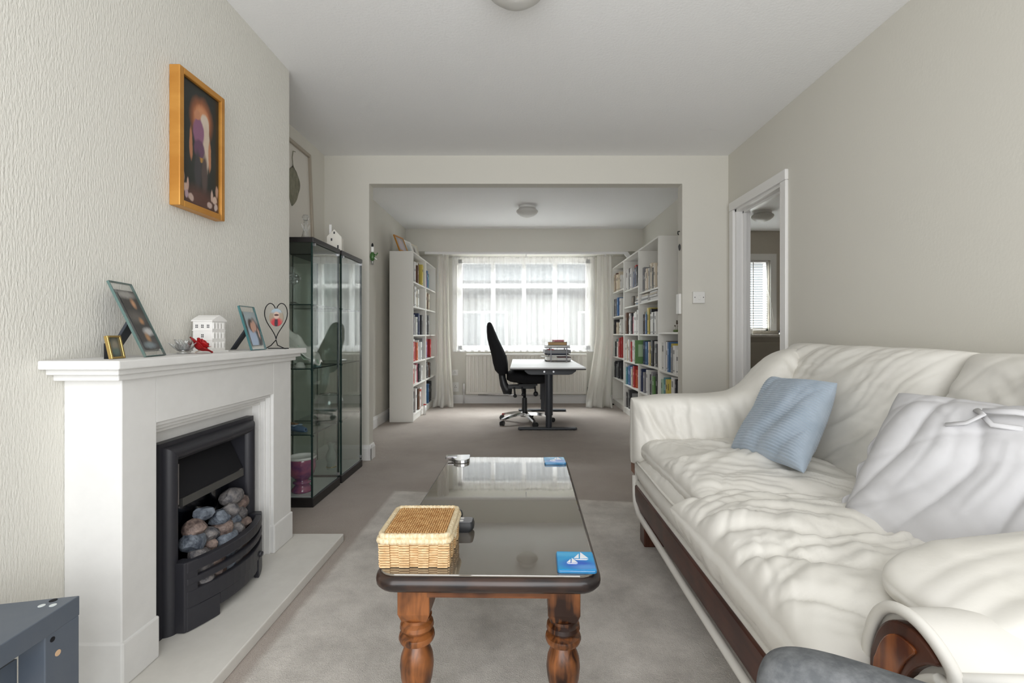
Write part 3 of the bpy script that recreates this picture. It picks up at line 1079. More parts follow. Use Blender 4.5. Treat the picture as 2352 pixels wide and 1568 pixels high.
# ------------------------------------------------------------------ framed picture on the chimney breast
t = thing('framed_picture', 'gold framed dark picture with warm glow hanging above the fireplace', 'picture', (XC, 1.888, 1.53))
O = (XC, 1.888, 1.53)
py0, py1, pz0, pz1, pb = 1.754, 2.022, 1.525, 2.046, .024
for (a, b_, c_, e_) in ((py0, py0 + pb, pz0, pz1), (py1 - pb, py1, pz0, pz1), (py0 + pb, py1 - pb, pz1 - pb, pz1), (py0 + pb, py1 - pb, pz0, pz0 + pb)):
    MB(O).box(XC, XC + .040, a, b_, c_, e_).build('frame_rail', gold_m, t, bevel=.003)
pic = print_mat('dark_painting', (.012, .014, .012), [
    (.47, .50, .36, .44, (.024, .028, .024), .6), (.52, .74, .26, .155, (.40, .13, .05), .35), (.52, .74, .19, .11, (.56, .25, .12), .25),
    (.60, .70, .12, .10, (.62, .52, .43), .12), (.64, .52, .10, .20, (.58, .47, .37), .15), (.44, .62, .15, .11, (.25, .11, .19), .12), (.46, .48, .14, .08, (.13, .06, .11), .15),
    (.40, .76, .07, .045, (.50, .22, .12), .15), (.24, .50, .04, .13, (.42, .18, .09), .2), (.74, .47, .04, .13, (.46, .20, .10), .2), (.50, .40, .10, .02, (.50, .26, .05), .2),
    (.42, .30, .09, .15, (.05, .045, .05), .25), (.60, .29, .08, .16, (.085, .06, .055), .25), (.5, .06, .55, .09, (.10, .045, .035), .5),
    (.10, .12, .07, .035, (.55, .38, .30), .2), (.16, .16, .03, .05, (.50, .33, .27), .2), (.24, .06, .07, .03, (.48, .35, .30), .2), (.04, .20, .04, .05, (.40, .25, .19), .2), (.13, .07, .04, .03, (.42, .30, .34), .2),
    (.88, .11, .07, .035, (.55, .42, .35), .2), (.80, .14, .03, .05, (.50, .36, .30), .2), (.74, .05, .07, .03, (.48, .36, .32), .2), (.95, .19, .04, .05, (.42, .28, .22), .2), (.92, .05, .05, .03, (.5, .42, .4), .2)], .3)
quad('painting', [Vector(p) - Vector(O) for p in ((XC + .028, py0 + pb, pz0 + pb), (XC + .028, py1 - pb, pz0 + pb), (XC + .028, py1 - pb, pz1 - pb), (XC + .028, py0 + pb, pz1 - pb))], pic, t, .004)

# ------------------------------------------------------------------ glass display cabinets
CX0, CX1, CH = -1.612, -1.249, 1.63


def cabinet(y0, label, w=.428):
    y1 = y0 + w
    L0 = ((CX0 + CX1) / 2, (y0 + y1) / 2, 0)
    t = thing('glass_cabinet', label, 'display cabinet', L0, 0, 'glass display cabinets')
    b = MB(L0)
    b.box(CX0, CX1, y0, y1, 0, .055).build('base', darkframe_m, t, bevel=.004)
    MB(L0).box(CX0, CX1, y0, y1, CH - .032, CH).build('top', darkframe_m, t, bevel=.003)
    MB(L0).box(CX0 + .02, CX1 - .015, y0 + .02, y1 - .02, .055, .059).build('base_glass', M('pale_base_glass', (.62, .68, .66), .1), t)
    z0, z1 = .058, CH - .032
    MB(L0).box(CX0 + .012, CX1 - .012, y0 + .010, y0 + .014, z0, z1).build('glass_side', glass_m, t)
    MB(L0).box(CX0 + .012, CX1 - .012, y1 - .014, y1 - .010, z0, z1).build('glass_side', glass_m, t)
    MB(L0).box(CX0 + .010, CX0 + .014, y0 + .014, y1 - .014, z0, z1).build('glass_back', glass_m, t)
    MB(L0).box(CX1 - .012, CX1 - .008, y0 + .006, y1 - .006, z0, z1 - .005).build('glass_door', glass_m, t)
    for (x, y) in ((CX1 - .014, y0 + .011), (CX1 - .014, y1 - .013), (CX0 + .012, y0 + .012), (CX0 + .012, y1 - .012), (CX1 - .008, y0 + .007), (CX1 - .008, y1 - .007)):
        MB(L0).box(x - .0032, x + .0032, y - .0032, y + .0032, z0, z1).build('glass_edge', seal_m, t)
    for z in (.436, .836, 1.226):
        s = MB(L0).box(CX0 + .02, CX1 - .02, y0 + .018, y1 - .018, z - .006, z).build('glass_shelf', glass_m, t)
        for (a0, a1, b0, b1) in ((CX0 + .02, CX1 - .02, y0 + .0165, y0 + .0185), (CX0 + .02, CX1 - .02, y1 - .0185, y1 - .0165), (CX1 - .0215, CX1 - .0195, y0 + .018, y1 - .018)):
            MB(L0).box(a0, a1, b0, b1, z - .0065, z + .0005).build('shelf_edge', seal_m, s)
        MB(L0).box(CX1 - .018, CX1 - .003, y0 + .004, y0 + .018, z - .012, z - .002).build('shelf_clip', seal_m, t)
    for (yy, zz) in ((y0 + .02, CH - .05), (y1 - .03, CH - .05), (y1 - .03, .075)):
        MB(L0).box(CX1 - .014, CX1 + .002, yy, yy + .014, zz, zz + .016).build('hinge', steel_m, t)
    return t


CY0, CY1 = 2.857, 3.318
cabinet(CY0, 'black framed glass display cabinet nearer the fireplace')
cabinet(CY1, 'black framed glass display cabinet nearer the wide opening')

# ornaments inside and on top
t = thing('crystal_cross', 'clear crystal cross on a round foot in the near glass cabinet', 'ornament', (-1.44, 3.0, 1.227), R(20))
MB().lathe([(.045, 0), (.046, .006), (.03, .012), (.018, .02), (0, .022)], 18).build('foot', crystal_m, t, smooth=True)
MB().box(-.013, .013, -.009, .009, .018, .245).build('upright', crystal_m, t, bevel=.004)
MB().box(-.047, .047, -.009, .009, .155, .182).build('crossbar', crystal_m, t, bevel=.004)
for i in range(9):
    vs, fs = rock(60 + i, .016, (.026 * cos(i * .7), .004 * (-1) ** i, .168 + .026 * sin(i * .7)), (1, .8, 1))
    MB().add(vs, fs).build('facet', crystal_m, t)

wavy_m = M('pale_green_porcelain', (.70, .72, .67), .25, coat=.4)
t = thing('wavy_leaf_dish', 'white and pale green wavy porcelain leaf dish in the near cabinet', 'ornament', (-1.385, 2.98, .837), R(-12))
P = []
for i, u in enumerate(np.linspace(0, 1, 22)):
    row = []
    for v in np.linspace(-1, 1, 17):
        w_ = .085 * sin(pi * (.12 + .80 * u)) + .012
        rip = .012 * sin(v * 7 + u * 9) * abs(v) + .010 * sin(u * 22 + v * 2) * abs(v) ** 2
        row.append((-.14 + .27 * u, w_ * v, .205 * (1 - u) ** 1.15 + .012 + .03 * v * v + rip))
    P.append(row)
MB().grid(P).build('leaf', wavy_m, t, smooth=True, solid=.005)
P2 = [[(p[0] * .6 + .05, p[1] * .55, p[2] * .5 + .004) for p in row] for row in P]
MB().grid(P2).build('leaf', M('sage_porcelain', (.42, .55, .44), .3), t, smooth=True, solid=.004)
MB().lathe([(.035, 0), (.03, .004), (.02, .03), (.0, .034)], 16).build('foot', wavy_m, t, smooth=True)


def shoe(t, sole_m, upper_m, L=.13, heel=.05, flat=False):
    """slipper along +x (toe at +x)"""
    sec = []
    for u in np.linspace(0, 1, 12):
        x = L * (u - .5)
        hz = heel * max(0, (1 - u / .62)) ** 1.3 if not flat else .004
        w = .022 * (.75 + .6 * sin(pi * min(1, u * .9 + .1))) * (1 if u < .93 else .6)
        sec.append([(x, -w, hz), (x, w, hz), (x, w, hz + .006), (x, -w, hz + .006)])
    MB().loft(sec).build('sole', sole_m, t, smooth=True, angle=40)
    up = []
    for u in np.linspace(0, 1, 16):
        x = L * (u - .5)
        hz = (heel * max(0, (1 - u / .62)) ** 1.3 if not flat else .004) + .005
        w = .022 * (.75 + .6 * sin(pi * min(1, u * .9 + .1))) * (1 if u < .93 else .6)
        top = (.036 if u < .25 else .036 - .018 * (u - .25) / .25 if u < .5 else .030) * (1 if u < .8 else 1.5 - u * .75)
        ring = [(x, w * cos(a), hz + top * sin(a)) for a in np.linspace(0, pi, 11)]
        if u < .5:
            ring = [(x, (w if k_ < 5 else -w) * (1 if k_ not in (4, 5, 6) else .8), hz + top * (k_ if k_ <= 5 else 10 - k_) / 5) for k_ in range(11)]
        up.append(ring)
    MB().loft(up, cap=False).build('upper', upper_m, t, smooth=True, solid=.0025)
    if not flat:
        MB().cyl((-L * .46, 0, heel), (-L * .48, 0, 0), .012, .007, 10).build('heel', sole_m, t, smooth=True)


teal_m = M('teal_glaze', (.20, .42, .45), .3, coat=.4)
t = thing('teal_shoe_ornament', 'teal high heeled shoe ornament with red flower in glass cabinet', 'ornament', (-1.335, 3.10, .837), R(-58))
shoe(t, teal_m, teal_m, .13, .052)
red_m = M('red_glaze', (.42, .03, .02), .3)
for i in range(6):
    vs, fs = rock(90 + i, .009, (.045 + .008 * cos(i), .008 * sin(i), .036 + .002 * i), (1, 1, .8))
    MB().add(vs, fs).build('flower_petal', red_m, t, smooth=True)
MB().tube([(-.05, .014, .075), (-.01, .018, .07), (.03, .004, .045)], .004, 8).build('strap', red_m, t, smooth=True)

t = thing('blue_clog', 'blue slip on shoe with brown lining on a lower cabinet shelf', 'ornament', (-1.42, 2.99, .437), R(-35))
shoe(t, M('navy_rubber', (.05, .09, .16), .5), M('denim_blue', (.10, .17, .29), .5), .24, 0, True)
MB().box(-.115, .02, -.012, .012, .034, .046).build('lining', M('tan_lining', (.22, .12, .06), .6), t, bevel=.004)
MB().box(.005, .03, -.032, .032, .034, .040).build('strap', M('pale_blue_strap', (.30, .40, .52), .5), t, bevel=.002)

t = thing('purple_footed_bowl', 'purple and pink lustre footed bowl at the cabinet bottom', 'bowl', (-1.375, 2.985, .060))
mar_m = M('purple_lustre', (.16, .055, .17), .15, coat=.8, var=(16, (.42, .12, .20), 5))
MB().lathe([(.062, 0), (.064, .012), (.05, .03), (.04, .045), (.055, .055), (.052, .062), (.03, .068), (.05, .082), (.072, .11), (.082, .15), (.080, .19), (.084, .218), (.080, .218), (.075, .19), (.074, .15), (.06, .11), (0, .09)], 32).build('bowl_body', mar_m, t, smooth=True)
MB().lathe([(.0845, .205), (.0862, .212), (.084, .2195), (.079, .2185), (.076, .200), (.0755, .19)], 32).build('rim', porc_m, t, smooth=True)

t = thing('glass_vase', 'small clear glass bud vase at the bottom of the far cabinet', 'vase', (-1.385, 3.47, .060))
MB().lathe([(.03, 0), (.034, .01), (.026, .04), (.036, .07), (.04, .09), (.03, .12), (.018, .145), (.02, .165), (.028, .19), (.022, .19), (.014, .16), (.02, .12), (.03, .09), (.0, .04)], 20).build('vase_body', M('milky_glass', (.50, .56, .53), .12, coat=.5), t, smooth=True)
MB().lathe([(.0345, .012), (.036, .016), (.0345, .02)], 20).build('gilt_band', brass_m, t, smooth=True)
t = thing('glass_rose_bowl', 'large clear crackled glass bowl on a far cabinet shelf', 'bowl', (-1.42, 3.52, .437))
MB().lathe([(.04, 0), (.05, .004), (.085, .03), (.10, .075), (.10, .115), (.085, .15), (.07, .165), (.066, .163), (.08, .148), (.095, .112), (.094, .075), (.08, .034), (.04, .012), (0, .01)], 32,
           wav=lambda a, z: 1 + .02 * sin(8 * a + z * 40)).build('bowl_body', crystal_m, t, smooth=True)

# on top of the cabinets
t = thing('crystal_angel', 'small clear crystal angel figurine standing on the near cabinet', 'figurine', (-1.335, 2.945, CH))
MB().lathe([(.026, 0), (.028, .004), (.02, .03), (.013, .07), (.010, .095), (.014, .105), (.008, .118), (0, .12)], 10).build('robe', crystal_m, t)
MB().lathe([(0, .116), (.015, .122), (.021, .137), (.015, .152), (0, .158)], 10).build('head', crystal_m, t)
for s_ in (-1, 1):
    MB().prism([(0, .06), (s_ * .028, .10), (s_ * .026, .075), (s_ * .008, .045)], -.003, .003, basis((0.7, .7, 0), (0, 0, 1), (.7, -.7, 0))).build('wing', crystal_m, t)
t = thing('white_cottage_lantern', 'white cottage lantern with chimney standing on the far cabinet', 'ornament', (-1.335, 3.42, CH), R(12))
cr_m = M('cream_ceramic', (.76, .73, .66), .45)
MB().prism([(-.05, 0), (.05, 0), (.05, .105), (0, .158), (-.05, .105)], -.052, .052, basis((1, 0, 0), (0, 0, 1), (0, -1, 0))).build('house_body', cr_m, t, bevel=.002)
MB().box(-.042, -.024, -.012, .006, .12, .20).build('chimney', porc_m, t, bevel=.003)
for (x, z, hh) in ((0, .125, .016), (-.018, .075, .018), (.025, .022, .024), (-.02, .01, .02)):
    MB().box(x - .005, x + .005, -.0530, -.050, z, z + hh).build('window', darkhole_m, t)
for (y, z) in ((-.03, .06), (-.012, .06), (-.02, .01)):
    MB().box(-.0512, -.048, y - .004, y + .004, z, z + .022).build('window', darkhole_m, t)

# framed pressed leaf leaning on the alcove wall
t = thing('framed_leaf_print', 'large pale framed leaf print leaning on wall above the glass cabinets', 'picture', (-1.60, 3.29, CH))
ly0, ly1, lh = 2.98, 3.615, .775
lean = .030
Tl = basis((0, 1, 0), Vector((-lean, 0, lh)).normalized(), Vector((lh, 0, lean)).normalized(), (XL + .05, 0, CH + .001))
O = (-1.60, 3.29, CH)
fb = .026
fr_m = M('champagne_frame', (.42, .37, .30), .3, .3)
for (a, b_, c_, e_) in ((ly0, ly0 + fb, 0, lh), (ly1 - fb, ly1, 0, lh), (ly0 + fb, ly1 - fb, lh - fb, lh), (ly0 + fb, ly1 - fb, 0, fb)):
    MB(O).box(a, b_, c_, e_, -.012, .012, Tl).build('frame_rail', fr_m, t, bevel=.003)
MB(O).box(ly0 + fb, ly1 - fb, fb, lh - fb, -.008, -.004, Tl).build('mount', M('pale_mount', (.68, .65, .59), .5), t)
lf_m = M('grey_green_leaf', (.17, .165, .115), .6, var=((60, 60, 20), (.26, .25, .18)))
P = []
for u in np.linspace(0, 1, 15):
    row = []
    w_ = .105 * sin(pi * u ** .75) ** .8 + .001
    for v in np.linspace(-1, 1, 13):
        row.append((3.335 + w_ * v * (1.0 if v > 0 else .8) + .035 * (1 - u) - .035, .435 + .06 * (1 - abs(v)) * 0 - .30 * (u - .5) - .02 * abs(v) * (1 - u) + .02, -.003 + .006 * abs(sin(v * 9 + u * 6))))
    P.append(row)
MB(O).grid(P, Tl).build('leaf', lf_m, t, smooth=True, solid=.002)
MB(O).tube([(3.335, .59, 0), (3.322, .65, .003), (3.338, .70, .003), (3.372, .708, .003)], .0028, 6, T=Tl).build('leaf_stalk', lf_m, t)

# frog ornament hung on the opening's edge
t = thing('green_wall_ornament', 'green and white figure ornament hung beside the wide opening', 'ornament', (-1.238, YP0 + .03, 1.62))
gr_m = M('green_glaze', (.05, .14, .035), .3)
MB().lathe([(0, 0), (.010, .004), (.007, .018), (.016, .03), (.0, .036)], 12).build('tail', M('silver_tail', (.35, .35, .33), .3, .6), t, smooth=True)
MB().lathe([(0, .030), (.015, .04), (.022, .065), (.018, .09), (.010, .105), (0, .11)], 14).build('body', gr_m, t, smooth=True)
MB().lathe([(.009, .105), (.013, .115), (.012, .135), (.014, .15), (0, .152)], 12).build('white_collar', porc_m, t, smooth=True)
MB().lathe([(0, .150), (.008, .152), (.009, .168), (.003, .182), (0, .184)], 10).build('cap', matblack_m, t, smooth=True)
MB().tube([(.01, -.005, .09), (.035, -.01, .08), (.046, -.008, .10)], .005, 8).build('arm', gr_m, t, smooth=True)
MB().tube([(.01, -.005, .06), (.03, -.012, .055), (.04, -.008, .042)], .004, 8).build('arm', porc_m, t, smooth=True)

# ------------------------------------------------------------------ bookcases and books
PAL = {'w': ('white', (.78, .77, .74)), 'c': ('cream', (.62, .54, .42)), 'k': ('black', (.018, .018, .022)), 'g': ('grey', (.22, .22, .23)),
       'n': ('navy', (.02, .035, .10)), 'b': ('blue', (.05, .14, .32)), 't': ('teal', (.10, .30, .33)), 'e': ('green', (.12, .26, .08)),
       'r': ('red', (.45, .03, .03)), 'p': ('pink', (.62, .19, .25)), 'o': ('orange', (.55, .12, .03)), 'y': ('yellow', (.62, .50, .10)),
       'u': ('brown', (.14, .065, .035)), 'v': ('purple', (.17, .11, .28)), 'f': ('pale green', (.42, .58, .45)), 'd': ('pale blue', (.38, .48, .60))}
for kk, (nm, cc) in PAL.items():
    M('cover_' + nm.replace(' ', '_'), cc, .45)
    M('spine_print_' + nm.replace(' ', '_'), tuple(min(.85, .25 + 1.1 * q) if sum(cc) < .9 else q * .32 for q in cc), .5)
ORD = ['first', 'second', 'third', 'fourth', 'fifth', 'sixth', 'seventh', 'eighth', 'ninth', 'tenth', 'eleventh', 'twelfth', 'thirteenth', 'fourteenth', 'fifteenth']
brnd = random.Random(11)


def book_mesh(th, dp, ht, code):
    """upright, spine facing -x at x=0, thickness along y centred, depth along +x"""
    nm = PAL[code][0].replace(' ', '_')
    b = MB()
    c = .0025
    b.cur = 0
    b.box(0, dp, -th / 2, -th / 2 + c, 0, ht).box(0, dp, th / 2 - c, th / 2, 0, ht).box(0, c, -th / 2 + c, th / 2 - c, 0, ht)
    b.cur = 1
    b.box(c, dp - .004, -th / 2 + c, th / 2 - c, .004, ht - .004)
    b.cur = 2
    z = ht * brnd.uniform(.5, .72)
    b.box(-.0006, .001, -th * .30, th * .30, z, z + ht * brnd.uniform(.10, .24))
    b.box(-.0006, .001, -th * .26, th * .26, ht * .07, ht * .07 + ht * .05)
    if brnd.random() < .5:       # printed panel on the near board
        b.box(dp * .18, dp * .85, -th / 2 - .0006, -th / 2 + .001, ht * .30, ht * .82)
    return b, [MATS['cover_' + nm], MATS['paper'], MATS['spine_print_' + nm]]


NBOOK = 0


def place_book(code, x, y, z, side, th, dp, ht, tilt, label):
    """side -1: spine faces -x (right bookcases); +1: spine faces +x (left bookcases)"""
    global NBOOK
    b, mats = book_mesh(th, dp, ht, code)
    o = b.build('book', mats, recenter=False)
    o.location = (x, y, z + abs(sin(tilt)) * th / 2)
    if side > 0:
        o.rotation_euler = (tilt, 0, pi)
    else:
        o.rotation_euler = (tilt, 0, 0)
    tag(o, label, 'book')
    NBOOK += 1
    return o


def bookcase(label, x0, x1, y0, y1, h, shelves, front, group):
    L0 = ((x0 + x1) / 2, (y0 + y1) / 2, 0)
    t = thing('bookcase', label, 'bookcase', L0, 0, group)
    s = .018
    for (a, b_) in ((y0, y0 + s), (y1 - s, y1)):
        MB(L0).box(x0, x1, a, b_, 0, h).build('side_panel', shelf_m, t, bevel=.0015)
    MB(L0).box(x0, x1, y0 + s, y1 - s, h - s, h).build('top_panel', shelf_m, t, bevel=.0015)
    bx = (x0, x0 + .006) if front > 0 else (x1 - .006, x1)
    MB(L0).box(bx[0], bx[1], y0 + s, y1 - s, .06, h - s).build('back_panel', shelf_m, t)
    for z in shelves:
        MB(L0).box(x0 + .007, x1 - .004 * (front > 0), y0 + s, y1 - s, z - s, z).build('shelf', shelf_m, t, bevel=.0015)
    px = (x1 - .03, x1 - .012) if front > 0 else (x0 + .012, x0 + .03)
    MB(L0).box(px[0], px[1], y0 + s, y1 - s, 0, .06).build('plinth', shelf_m, t)
    return t


def fill(cells, shelves, htop, y0, y1, xfront, side, where):
    """cells: strings from the top shelf down, books in picture order left to right"""
    zs = sorted(shelves, reverse=True)
    tops = [htop - .018] + [z - .018 for z in zs[:-1]]
    for row, (s_, z, zt) in enumerate(zip(cells, zs, tops)):
        if not s_:
            continue
        clear = zt - z
        W_ = y1 - y0 - .036
        n = len(s_)
        fillw = W_ * brnd.uniform(.80, .95)
        ths = [brnd.uniform(.6, 1.45) for _ in s_]
        k = fillw / sum(ths)
        ths = [min(.068, q * k) for q in ths]
        # left bookcases: picture left = near; right bookcases: picture left = far
        y = y0 + .019 if side > 0 else y1 - .019
        dirn = 1 if side > 0 else -1
        hbase = min(clear - .02, .29)
        y += dirn * .004
        for i, c in enumerate(s_):
            th = ths[i]
            ht = hbase * brnd.uniform(.72, 1.0)
            dp = min(.235, ht * brnd.uniform(.68, .85))
            inset = brnd.uniform(.012, .05)
            tilt = 0
            if i == n - 1 and brnd.random() < .45:
                tilt = R(brnd.uniform(4, 8)) * (1 if side > 0 else -1) * (1 if side > 0 else 1)
            yc = y + dirn * (th / 2 + (.5 * ht * abs(sin(tilt)) + .004 if tilt else 0))
            if abs(yc - (y1 if dirn > 0 else y0)) < th / 2 + .02 + ht * abs(sin(tilt)):
                tilt = 0
                yc = y + dirn * th / 2
            lab = '%s book, %s from left on the %s shelf down of the %s' % (PAL[c][0], ORD[i], ORD[row], where)
            x = xfront - inset if side > 0 else xfront + inset
            place_book(c, x, yc, z, side, th - .0015, dp, ht, 0 if not tilt else (tilt if side < 0 else tilt), lab)
            y += dirn * th


BX0, BX1 = -1.549, -1.269
LSH = (.08, .433, .71, 1.03, 1.374, 1.668)
bookcase('white bookcase by the left wall, nearer of the two', BX0, BX1, 5.60, 6.353, 2.02, LSH, 1, 'bookcases along the left wall')
bookcase('white bookcase by the left wall, beside the curtain', BX0, BX1, 6.356, 7.095, 2.02, LSH, 1, 'bookcases along the left wall')
fill(['gkwkcuwuy', 'kuwwcwg', 'kugwwcknwk', 'wrrwpowdwg', 'yurwwpkgw', 'urnkwgkuwrw'], LSH, 2.02, 5.60, 6.353, BX1, 1, 'near left bookcase')
fill(['prpbtb', 'ccucuc', 'wwgwkg', 'pvbrpr', 'cckgukk', 'kgtbwkk'], LSH, 2.02, 6.356, 7.095, BX1, 1, 'curtain side left bookcase')

RX0, RX1 = 1.368, 1.650
RG = 'bookcases along the right wall'
S1 = (.08, .38, .70, 1.04, 1.40, 1.517)
S2 = (.08, .383, .69, 1.04, 1.39, 1.607)
S3 = (.08, .405, .71, 1.04, 1.294, 1.654)
bookcase('tall white bookcase nearest on the right, showing its bare end panel', RX0, RX1, 4.72, 5.513, 2.02, S1, -1, RG)
bookcase('tall white bookcase in the middle of the right wall', RX0, RX1, 5.516, 6.305, 2.02, S2, -1, RG)
bookcase('tall white bookcase farthest along the right wall', RX0, RX1, 6.308, 7.10, 2.02, S3, -1, RG)
SL = (.08, .36, .685)
bookcase('low white bookcase tucked behind the right pillar', RX0, RX1, 4.075, 4.717, 1.06, SL, -1, RG)
fill(['gkccwkcwkccw', '', 'kutbykwwkw', 'bbnbycykwk', 'nvgvwkbgek', ''], S1, 2.02, 4.72, 5.513, RX0, -1, 'near right bookcase')
fill(['wwkgwburnk', '', 'ukwwkwpwww', 'wwcwkrpwwww', 'wtbbvdcror', 'kwk'], S2, 2.02, 5.516, 6.305, RX0, -1, 'middle right bookcase')
fill(['cuucccw', 'kgwdbw', 'kugcww', 'kktwrrr', 'kkgekk', ''], S3, 2.02, 6.308, 7.10, RX0, -1, 'farthest right bookcase')
fill(['wkwwbygww', 'ftgyyfwkg', ''], SL, 1.06, 4.075, 4.717, RX0, -1, 'low right bookcase')

# a green hardback pulled forward, and flat stacks
b, mats = book_mesh(.02, .20, .27, 'e')
o = b.build('book', mats, recenter=False)
o.location = (RX0 - .055, 5.455, .70)
tag(o, 'green hardback jutting out of the near right bookcase', 'book')


def flat_stack(x0, y, z, items, where):
    for i, (code, w, dp, th) in enumerate(items):
        nm = PAL[code][0].replace(' ', '_')
        b = MB()
        dx, dy = brnd.uniform(-.008, .012), brnd.uniform(-.012, .012)
        b.cur = 0
        b.box(x0 + dx, x0 + dx + dp, y + dy - w / 2, y + dy + w / 2, z, z + .002).box(x0 + dx, x0 + dx + dp, y + dy - w / 2, y + dy + w / 2, z + th - .002, z + th).box(x0 + dx, x0 + dx + .0025, y + dy - w / 2, y + dy + w / 2, z, z + th)
        b.cur = 1
        b.box(x0 + dx + .0025, x0 + dx + dp - .004, y + dy - w / 2 + .003, y + dy + w / 2 - .003, z + .002, z + th - .002)
        o = b.build('book', [MATS['cover_' + nm], MATS['paper']])
        tag(o, '%s book lying flat, %s from the bottom of the %s' % (PAL[code][0], ORD[i], where), 'book')
        z += th


flat_stack(RX0 + .01, 5.30, 1.40, (('w', .28, .21, .022), ('g', .26, .2, .016), ('w', .27, .2, .026), ('c', .27, .21, .02)), 'left stack in near right bookcase')
flat_stack(RX0 + .01, 4.93, 1.40, (('w', .28, .2, .03), ('w', .26, .2, .024), ('c', .27, .2, .018), ('w', .24, .19, .02)), 'right stack in near right bookcase')
flat_stack(RX0 + .02, 5.66, 1.39, (('d', .2, .17, .022), ('w', .21, .18, .02), ('g', .2, .17, .018), ('w', .19, .17, .022), ('c', .18, .16, .02)), 'stack in middle right bookcase')
t = thing('small_photo_frame', 'small dark photo frame on the middle right bookcase shelf', 'photo frame', (RX0 + .06, 6.02, 1.39), R(-90))
MB().box(-.055, .055, -.006, .006, 0, .13).build('frame_body', M('dark_photo_frame', (.04, .03, .025), .4), t, bevel=.002)
quad('photo', [(-.045, -.007, .012), (.045, -.007, .012), (.045, -.007, .118), (-.045, -.007, .118)], print_mat('photo_sepia', (.16, .13, .10), [(.5, .6, .2, .25, (.35, .28, .22), .5)]), t)

# dried seed-head plant on the low bookcase
t = thing('seed_head_ornament', 'little tuft of dried seed heads on the low bookcase', 'ornament', (RX0 + .06, 4.30, 1.06))
MB().box(-.03, .03, -.055, .055, 0, .022).build('moss_base', M('moss', (.12, .18, .05), .9, bump=(120, .8, .01)), t, bevel=.006)
q = random.Random(3)
for i in range(16):
    y, x, h_ = q.uniform(-.055, .055), q.uniform(-.02, .02), q.uniform(.05, .105)
    s = MB().tube([(x * .6, y * .7, .015), (x, y, h_)], .0012, 5).build('stalk', M('dry_stalk', (.20, .17, .12), .8), t)
    vs, fs = rock(i, .008, (x, y, h_), (1, 1, 1))
    MB().add(vs, fs).build('seed_head', M('seed_head', (.10, .07, .05), .8), s)

# pictures on top of the left bookcase
def top_picture(y, w, h, lean, rail, label, art, name='framed_picture'):
    t = thing(name, label, 'picture', (-1.40, y, 2.02), R(90 - 12))
    L_ = R(lean)
    d, n = Vector((0, sin(L_), cos(L_))), Vector((0, -cos(L_), sin(L_)))
    T = basis((1, 0, 0), d, n)
    r_ = .018
    for (x0, x1, y0, y1) in ((-w / 2, -w / 2 + r_, 0, h), (w / 2 - r_, w / 2, 0, h), (-w / 2 + r_, w / 2 - r_, h - r_, h), (-w / 2 + r_, w / 2 - r_, 0, r_)):
        MB().box(x0, x1, y0, y1, -.008, .008, T).build('frame_rail', rail, t, bevel=.002)
    quad('print', [T @ Vector(p) for p in ((-w / 2 + r_, r_, .003), (w / 2 - r_, r_, .003), (w / 2 - r_, h - r_, .003), (-w / 2 + r_, h - r_, .003))], art, t, .003)
    MB().box(-.02, .02, .02, .10, 0, .004).build('strut', M('kraft_board', (.30, .17, .08), .7), t)
    return t


top_picture(5.70, .24, .21, 22, gold_m, 'gold framed pale portrait on top of the left bookcase',
            print_mat('pale_portrait', (.38, .35, .33), [(.5, .6, .28, .28, (.52, .46, .52), .4), (.45, .28, .32, .3, (.56, .50, .53), .4), (.52, .68, .13, .13, (.60, .50, .47), .4)]))
top_picture(6.05, .24, .22, 18, white_m, 'white framed print in the middle on top of the left bookcase',
            print_mat('pale_print', (.62, .62, .60), [(.5, .5, .3, .3, (.40, .44, .44), .4), (.4, .3, .2, .2, (.30, .34, .32), .4)]))
top_picture(6.42, .25, .24, 16, M('cream_frame', (.66, .60, .50), .4), 'cream framed print at the curtain end of the left bookcase',
            print_mat('cream_print', (.60, .58, .53), [(.5, .5, .12, .4, (.16, .15, .14), .3)]))

# ------------------------------------------------------------------ bay window dressing
def cloth(name, x0, x1, y, zt, zb, nx, nz, fold, amp, mat, seed, puddle=0.0, spread=0.0, solid=.002, pull=None, hem=0.0):
    q = random.Random(seed)
    ph = [q.uniform(0, 6.28) for _ in range(6)]
    P = []
    for i in range(nx):
        u = i / (nx - 1)
        row = []
        for j in range(nz):
            v = j / (nz - 1)                       # 0 top, 1 bottom
            env = .55 + .45 * v
            w = sin(u * fold * 6.283 + ph[0] + .8 * sin(u * 9 + ph[1]) + .25 * v * sin(u * 13 + ph[2]))
            w2 = sin(u * fold * 2.3 * 6.283 + ph[3]) * .35 * (1 - .6 * v)
            x = x0 + (x1 - x0) * u + spread * (u - .5) * v ** 2 + .006 * sin(u * fold * 12.6 + ph[4]) * v
            if pull:
                x += pull(u, v)
            yy = y + amp * (w + w2) * env
            z = zt + (zb - zt) * v
            if puddle and v > .93:
                e = (v - .93) / .07
                yy -= puddle * e * (.7 + .5 * sin(u * 14 + ph[5]))
                z = max(.006 + .02 * abs(sin(u * 17 + ph[1])) * (1 - e), z)
            if hem and v > .985:
                z += hem * sin(u * fold * 6.283)
            row.append((x, yy, z))
        P.append(row)
    return MB().grid(P).build(name, mat, smooth=True, solid=solid)


